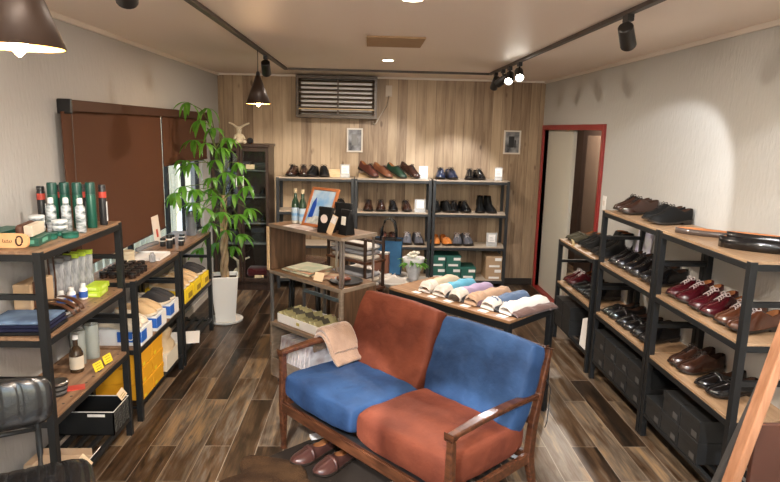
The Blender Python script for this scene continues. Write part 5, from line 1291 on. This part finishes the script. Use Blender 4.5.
def drape(q, w, d, h, seed, lift, nx=18, ny=26):
    rows = []
    for j in range(ny+1):
        v = -1+2*j/ny; r = []; ev = (1-abs(v)**6)**.5
        for i in range(nx+1):
            u = -1+2*i/nx; x = u*w/2*(1+.04*noise.noise(Vector((v*2.5, seed, 1)))); au = (1-abs(u)**3)**.55
            r.append((x, v*d/2 + .004*noise.noise(Vector((u*2, seed, 2))), lift*(au) + h*au*(.35+.65*ev) + .006*noise.noise(Vector((u*2.2, v*4, seed)))*au + .004*math.sin(v*9+seed)*au))
        r += [(w/2*.98*(1-2*k/6), v*d/2, .0008) for k in range(7)]
        rows.append(r)
    q.grid(rows, closed=True); n = len(rows[0]); q.f += [tuple(range(n)), tuple(range(len(q.v)-n, len(q.v)))[::-1]]
    return q
def cloth(n, c, c2=None): return mat(n, c, .9, c2=c2, scale=30, bump=.2, bscale=200, sheen=.2)
CW = cloth('white_knit', (.68, .63, .58)); CK = cloth('black_knit', (.018, .018, .022))
gar = [('cream folded knitwear with pale edge, leftmost on display table', cloth('cream_knit', (.62, .52, .38)), cloth('taupe_knit', (.2, .16, .12)), CW),
       ('light blue and navy folded knitwear, second from left on display table', cloth('sky_knit', (.12, .42, .6)), CK, CW),
       ('lilac folded knitwear, third from left on display table', cloth('lilac_knit', (.4, .32, .5)), CK, CW),
       ('tan folded knitwear, fourth from left on display table', cloth('tan_knit', (.48, .32, .22)), cloth('plum_knit', (.12, .07, .09)), CW),
       ('navy folded knitwear, fifth from left on display table', cloth('slate_knit', (.09, .14, .24)), CK, CW),
       ('white folded knitwear, rightmost on display table', cloth('ivory_knit', (.7, .66, .62)), cloth('brown_knit', (.12, .07, .06)), CW)]
for i, (lb, c1, c2, c3) in enumerate(gar):
    t = thing('folded_sweater', lb, 'clothing', locT(.235 + i*.134, .265, .7005), TA + 5 - 2.4*i, 'folded knitwear on the display table')
    drape(MB(), .118, .375, .034, 50+i, 0).build('lower_layer', c2, t, smooth=True, loc=(.03, .006, 0))
    drape(MB(), .094, .36, .044, 60+i, .022).build('top_layer', c1, t, smooth=True, loc=(-.002, .0, .003))
    drape(MB(), .098, .11, .046, 70+i, .02).build('collar_fold', c3 if i not in (3, 5) else c1, t, smooth=True, loc=(-.002, -.135, .004))
    o = MB().box(-.03, .03, -.02, .02, 0, .0015).build('price_tag', WHITE, loc=locT(.215 + i*.134, .045, .7002), rot=(0, 0, TA)); tag(o, 'white price tag in front of the %s' % lb.split(',')[0], 'tag', 'white price tags on the display table')
o = MB().box(-.04, .04, -.03, .03, 0, .0015).build('price_tag', WHITE, loc=locT(.925, .43, .7002), rot=(0, 0, TA+10)); tag(o, 'white tag at the back right corner of display table', 'tag')

# ------------------------------------------------------------------ sofa
SA = math.degrees(math.atan2(-.75, .662))
sofa = thing('sofa', 'two-seat wooden framed sofa with blue and rust velvet cushions', 'sofa', (-.469, 3.09, 0), SA)
def locS(x, y, z): return loc45(x, y, z, (-.469, 3.09), R(SA))
W_ = 1.235
def bar(pts, w, h, name, parent=sofa, m=WALNUT, bevel=.005):
    """rectangular section bar along a polyline lying in the y-z plane (or x)"""
    q = MB(); rows = []
    for i, p in enumerate(pts):
        a = Vector(pts[max(i-1, 0)]); b_ = Vector(pts[min(i+1, len(pts)-1)]); d = (b_-a).normalized()
        s = Vector((1, 0, 0)) if abs(d.x) < .7 else Vector((0, 1, 0)); n_ = d.cross(s).normalized(); s = n_.cross(d).normalized()
        ww = w[i] if isinstance(w, (list, tuple)) else w; hh = h[i] if isinstance(h, (list, tuple)) else h
        p = Vector(p); rows.append([p - s*ww/2 - n_*hh/2, p + s*ww/2 - n_*hh/2, p + s*ww/2 + n_*hh/2, p - s*ww/2 + n_*hh/2])
    q.grid(rows, closed=True); q.f += [(0, 1, 2, 3), tuple(len(q.v)-4+k for k in (3, 2, 1, 0))]
    return q.build(name, m, parent, bevel=bevel, seg=3)
for x in (.02, W_-.02):
    bar([(x, .018, 0), (x, .018, .25), (x, .018, .545)], [.024, .036, .03], [.024, .038, .034], 'front_leg')
    bar([(x, .66, 0), (x, .585, .25), (x, .60, .40), (x, .70, .76)], [.024, .034, .032, .026], [.026, .05, .045, .03], 'rear_leg')
    bar([(x, -.0, .555), (x, .2, .568), (x, .42, .565), (x, .62, .55)], [.036, .05, .046, .034], [.024, .024, .024, .028], 'armrest', bevel=.007)
    bar([(x, .03, .255), (x, .57, .25)], .024, .055, 'side_rail')
bar([(.03, .012, .25), (W_-.03, .012, .25)], .026, .06, 'front_rail')
bar([(.03, .585, .25), (W_-.03, .585, .25)], .026, .05, 'rear_rail')
bar([(.03, .695, .74), (W_-.03, .695, .74)], .024, .05, 'top_rail')
bar([(.03, .615, .42), (W_-.03, .615, .42)], .02, .04, 'lumbar_rail')
for k in range(7): bar([(.15 + k*.15, .615, .42), (.15 + k*.15, .690, .74)], .03, .012, 'back_slat', bevel=.002)
sl = MB()
for k in range(8): sl.box(.04, W_-.04, .05 + k*.066, .085 + k*.066, .245, .255)
sl.build('seat_webbing', BLACKP, sofa)
def cushion(name, w, d, h, m, loc, rot, seed, label, pw=.16, puff=.22, n=24):
    q = MB(); 
    def pt(u, v, s):   # u,v in -1..1
        e = (max(0, 1-abs(u)**9)*max(0, 1-abs(v)**9))**.5
        dome = (1-u*u*.6)*(1-v*v*.6)
        wr = noise.noise(Vector((u*2+seed, v*2, s*3)))*.2 + noise.noise(Vector((u*5+seed, v*6, s*3+8)))*.11 + noise.noise(Vector((u*13, v*3+seed, s*3)))*.05
        z = s*h/2*(e*(.28+puff*dome) + wr*e*.8)
        rx = w/2*(u + .02*noise.noise(Vector((v*3, seed, s)))*abs(u)); ry = d/2*(v + .02*noise.noise(Vector((u*3, seed+4, s)))*abs(v))
        k = 1-.07*(abs(u)**3*abs(v)**3)
        return Vector((rx*k, ry*k, z))
    def prm(i): t = -1+2*i/n; return math.sin(t*PI/2)*.55 + t*.45
    # side band gives boxy cushion edge
    N = n+1
    for s in (1, -1):
        for j in range(N):
            for i in range(N):
                u, v = prm(i), prm(j); p = pt(u, v, s)
                edge = max(abs(u), abs(v))
                p.z += s*h*.29*(1 if edge < .999 else .9)
                q.v.append(p)
    for j in range(n):
        for i in range(n):
            a = j*N+i; q.f.append((a, a+1, a+N+1, a+N)); b_ = N*N+a; q.f.append((b_, b_+N, b_+N+1, b_+1))
    o2 = N*N
    for i in range(n):
        q.f.append((i, o2+i, o2+i+1, i+1)); a = n*N+i; q.f.append((a, a+1, o2+a+1, o2+a))
        a = i*N; q.f.append((a, a+N, o2+a+N, o2+a)); a = i*N+n; q.f.append((a, o2+a, o2+a+N, a+N))
    c = q.build(name, m, sofa, smooth=True, sub=1, loc=loc, rot=rot, label=label)
    return c
def velvet(n, c, c2):
    m = mat(n, c, .7, c2=c2, scale=3.5, bump=.9, bscale=14, sheen=.15)
    b = m.node_tree.nodes['Principled BSDF']; b.inputs['Sheen Tint'].default_value = (min(1, c[0]*4+.03), min(1, c[1]*4+.03), min(1, c[2]*4+.03), 1)
    return m
VB = velvet('blue_velvet', (.010, .024, .062), (.024, .060, .145)); VR = velvet('rust_velvet', (.066, .0145, .0075), (.14, .036, .018))
cushion('seat_cushion', .595, .585, .165, VB, (.316, .29, .362), (-2, 0, 0), 1, 'blue velvet seat cushion')
cushion('seat_cushion', .60, .585, .175, VR, (.919, .285, .366), (-2, 0, 0), 2, 'rust velvet seat cushion')
cushion('back_cushion', .60, .46, .135, VR, (.32, .56, .595), (68, 0, 2), 3, 'rust velvet back cushion')
cushion('back_cushion', .60, .44, .14, VB, (.925, .57, .59), (68, 0, -2), 4, 'blue velvet back cushion')
MB().tube([(W_+.0, .66, .62), (W_+.02, .67, .58), (W_+.012, .68, .5), (W_+.02, .66, .42), (W_+.005, .67, .38)], .0025, 5).build('loose_cord', BLACKP, sofa)
# throw over the left arm
TH = mat('beige_fleece', (.20, .125, .085), .95, c2=(.27, .175, .12), scale=12, bump=.5, bscale=90, sheen=.5)
th = thing('folded_throw', 'beige folded fleece throw hanging over left sofa arm', 'blanket', locS(.02, .37, 0), SA)
prof = [(-.062, .47), (-.058, .54), (-.04, .592), (-.005, .606), (.03, .60), (.055, .578), (.08, .54), (.105, .495), (.14, .468), (.165, .462)]
for li in range(2):
    m = MB(); rows = []
    for j in range(15):
        v = -1+2*j/14; r = []
        for k, (x, z) in enumerate(prof):
            if li == 1 and k > 7: x, z = prof[7][0]+.004*(k-7), prof[7][1]-.005*(k-7)
            kk = k/(len(prof)-1)
            r.append((x + .004*noise.noise(Vector((v*3, k*.7, li))), v*(.105-.01*li)*(1+.03*math.sin(kk*5)), z + li*.026 + .006*noise.noise(Vector((v*2.5, k*.5, 3+li))) - .008*abs(v)**6))
        rows.append(r)
    m.grid(rows)
    m.build('folded_layer', TH, th, smooth=True, solid=.024, sub=1)
# fur mat, dark mat, shoes under the sofa
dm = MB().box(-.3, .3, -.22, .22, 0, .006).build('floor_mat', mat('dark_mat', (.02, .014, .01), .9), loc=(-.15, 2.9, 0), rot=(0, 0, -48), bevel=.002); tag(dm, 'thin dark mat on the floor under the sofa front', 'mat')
q = MB(); n = 40; rr = []
for k in range(n):
    a = 2*PI*k/n; r = .25*(1+.16*math.sin(3*a+1)+.12*math.sin(5*a)) ; rr.append((r*math.cos(a)*1.15, r*math.sin(a)*.8))
q.grid([[(x*s, y*s, z + .006*noise.noise(Vector((x*s*9, y*s*9, 1)))) for x, y in rr] for s, z in ((1, .007), (.97, .016), (.9, .024), (.7, .027), (.45, .028), (.2, .028), (.02, .028))], closed=True)
fu = q.build('fur_rug', mat('brown_fur', (.026, .012, .005), .95, c2=(.06, .03, .012), scale=9, bump=1, bscale=120), smooth=True, loc=(-.44, 2.72, 0), rot=(0, 0, -38)); tag(fu, 'brown shaggy hide rug on floor in front of the sofa', 'rug')
P('loafb', leather('oxblood_leather', (.07, .028, .022), .28), 'loafer'); NAMES['loafb'] = 'loafer'
shoe('loafb', (-.27, 2.98, .007), 222, 'left dark brown loafer on the floor under the sofa', 'loafers under the sofa', scale=1); bpy.context.scene.objects[-1]
shoe('loafb', (-.15, 2.885, .007), 226, 'right dark brown loafer on the floor under the sofa', 'loafers under the sofa', scale=1)
o = MB().box(-.035, .035, -.025, .025, 0, .02).build('white_tag', WHITE, bevel=.002, loc=(-.27, 3.19, .0), rot=(0, 0, 20)); tag(o, 'small white label lying on floor behind the loafers', 'tag')

# ------------------------------------------------------------------ black chair, front left
CH = leather('chair_leather', (.012, .012, .013), .24)
chair = thing('black_chair', 'black channel-stitched leather chair at bottom left corner', 'chair', (-1.22, 1.83, 0), 26)
def channel_pad(w, d, h, ch=7, n=56, m_=18, rnd=.55):
    q = MB(); N = n+1
    for s in (1, -1):
        for j in range(m_+1):
            for i in range(N):
                u = -1+2*i/n; v = -1+2*j/m_
                # superellipse outline
                ex = (1-abs(v)**3.2)**(1/3.2) if abs(v) < 1 else 0
                x = u*w/2*(rnd + (1-rnd)*ex); y = v*d/2
                e = (max(0, 1-abs(u)**6)*max(0, 1-abs(v)**4))**.5
                g = abs(math.sin(u*ch*PI/2))**.35
                q.v.append(Vector((x, y, s*h/2*(.25 + .75*e)*(1 - .16*(1-g)*(s > 0 or 1)))))
    for j in range(m_):
        for i in range(n):
            a = j*N+i; q.f.append((a, a+1, a+N+1, a+N)); b_ = (m_+1)*N+a; q.f.append((b_, b_+N, b_+N+1, b_+1))
    o2 = (m_+1)*N
    for i in range(n):
        q.f.append((i, o2+i, o2+i+1, i+1)); a = m_*N+i; q.f.append((a, a+1, o2+a+1, o2+a))
    for j in range(m_):
        a = j*N; q.f.append((a, a+N, o2+a+N, o2+a)); a = j*N+n; q.f.append((a, o2+a, o2+a+N, a+N))
    return q
channel_pad(.44, .42, .075).build('seat', CH, chair, smooth=True, loc=(.09, -.03, .5))
channel_pad(.47, .19, .055, 7).build('backrest', CH, chair, smooth=True, loc=(-.045, .27, .73), rot=(82, 0, 0))
for x in (-.13, .13):
    MB().tube([(x, .13, .455), (x, .27, .46), (x, .30, .5), (x, .305, .6), (x, .30, .69)], .011, 8).build('back_support', STEEL, chair, smooth=True)
MB().tube([(-.13, .304, .60), (.13, .304, .60)], .009, 8).build('cross_bar', STEEL, chair, smooth=True)
MB().lathe([(.1, .43), (.1, .455), (.05, .46)], n=20).build('seat_plate', STEEL, chair, smooth='auto')
for x in (-1, 1):
    for y in (-1, 1): MB().tube([(x*.13, y*.12, .46), (x*.19, y*.18, 0)], .012, 8).build('leg', STEEL, chair, smooth=True)
MB().tube([(-.17, -.16, .16), (.17, -.16, .16), (.17, .16, .16), (-.17, .16, .16)], .008, 8, close=True).build('foot_rail', STEEL, chair, smooth=True)

# ------------------------------------------------------------------ leaning wooden stand, front right
ez = thing('wooden_easel', 'brown wooden easel leg leaning at the bottom right corner', 'easel', (1.03, 1.7, 0))
LEGW = mat('easel_wood', (.26, .12, .06), .35, c2=(.36, .18, .1), scale=4, stretch=(14, 14, 1.2))
def ebar(p0, p1, w, h, nm, m):
    d = (Vector(p1)-Vector(p0)); L_ = d.length; q = MB().box(-w/2, w/2, -h/2, h/2, 0, L_, Matrix.Translation(p0) @ d.to_track_quat('Z', 'Y').to_matrix().to_4x4())
    return q.build(nm, m, ez, bevel=.006, seg=3)
ebar((0, 0, .015), (.34, 0, 1.62), .05, .03, 'front_leg', LEGW)
ebar((.74, 0, .015), (.44, 0, 1.62), .05, .03, 'front_leg', LEGW)
ebar((.42, .62, .015), (.41, .05, 1.55), .03, .03, 'rear_strut', STEELG)
MB().box(.13, .64, .018, .05, .44, .48).build('ledge', LEGW, ez, bevel=.004)
MB().box(.22, .6, .03, .05, .481, .85).build('dark_board', mat('reddish_dark_board', (.06, .022, .014), .4), ez, bevel=.003)

# ------------------------------------------------------------------ world, camera, view
sc = bpy.context.scene
wd = bpy.data.worlds.new('World'); sc.world = wd; wd.use_nodes = True
nt = wd.node_tree; bg = nt.nodes['Background']
sky = nt.nodes.new('ShaderNodeTexSky'); sky.sky_type = 'NISHITA'; sky.sun_elevation = R(40); sky.sun_rotation = R(120); sky.sun_disc = False
nt.links.new(sky.outputs[0], bg.inputs[0]); bg.inputs[1].default_value = .5
sun = light('sun', 'SUN', (3, 8, 6), 5, (1, .95, .86)); sun.data.angle = R(1); sun.rotation_euler = Vector((-1, -.25, -.95)).to_track_quat('-Z', 'Y').to_euler()
cam = bpy.data.cameras.new('Camera'); co = bpy.data.objects.new('Camera', cam); col.objects.link(co); sc.camera = co
f, p, yw, r = 601.88, .184541, .0391944, .0229564
fw = Vector((math.sin(yw)*math.cos(p), math.cos(yw)*math.cos(p), -math.sin(p))); rt = Vector((math.cos(yw), -math.sin(yw), 0)); up = rt.cross(fw)
rt2 = rt*math.cos(r) + up*math.sin(r); up2 = up*math.cos(r) - rt*math.sin(r)
Mx = Matrix((rt2, up2, -fw)).transposed().to_4x4(); Mx.translation = (0, 0, 1.7495); co.matrix_world = Mx
cam.sensor_width = 36; cam.lens = f*36/780; cam.clip_start = .05
vs = sc.view_settings; vs.view_transform = 'Standard'; vs.look = 'None'; vs.gamma = 1; vs.use_curve_mapping = False; vs.exposure = .95
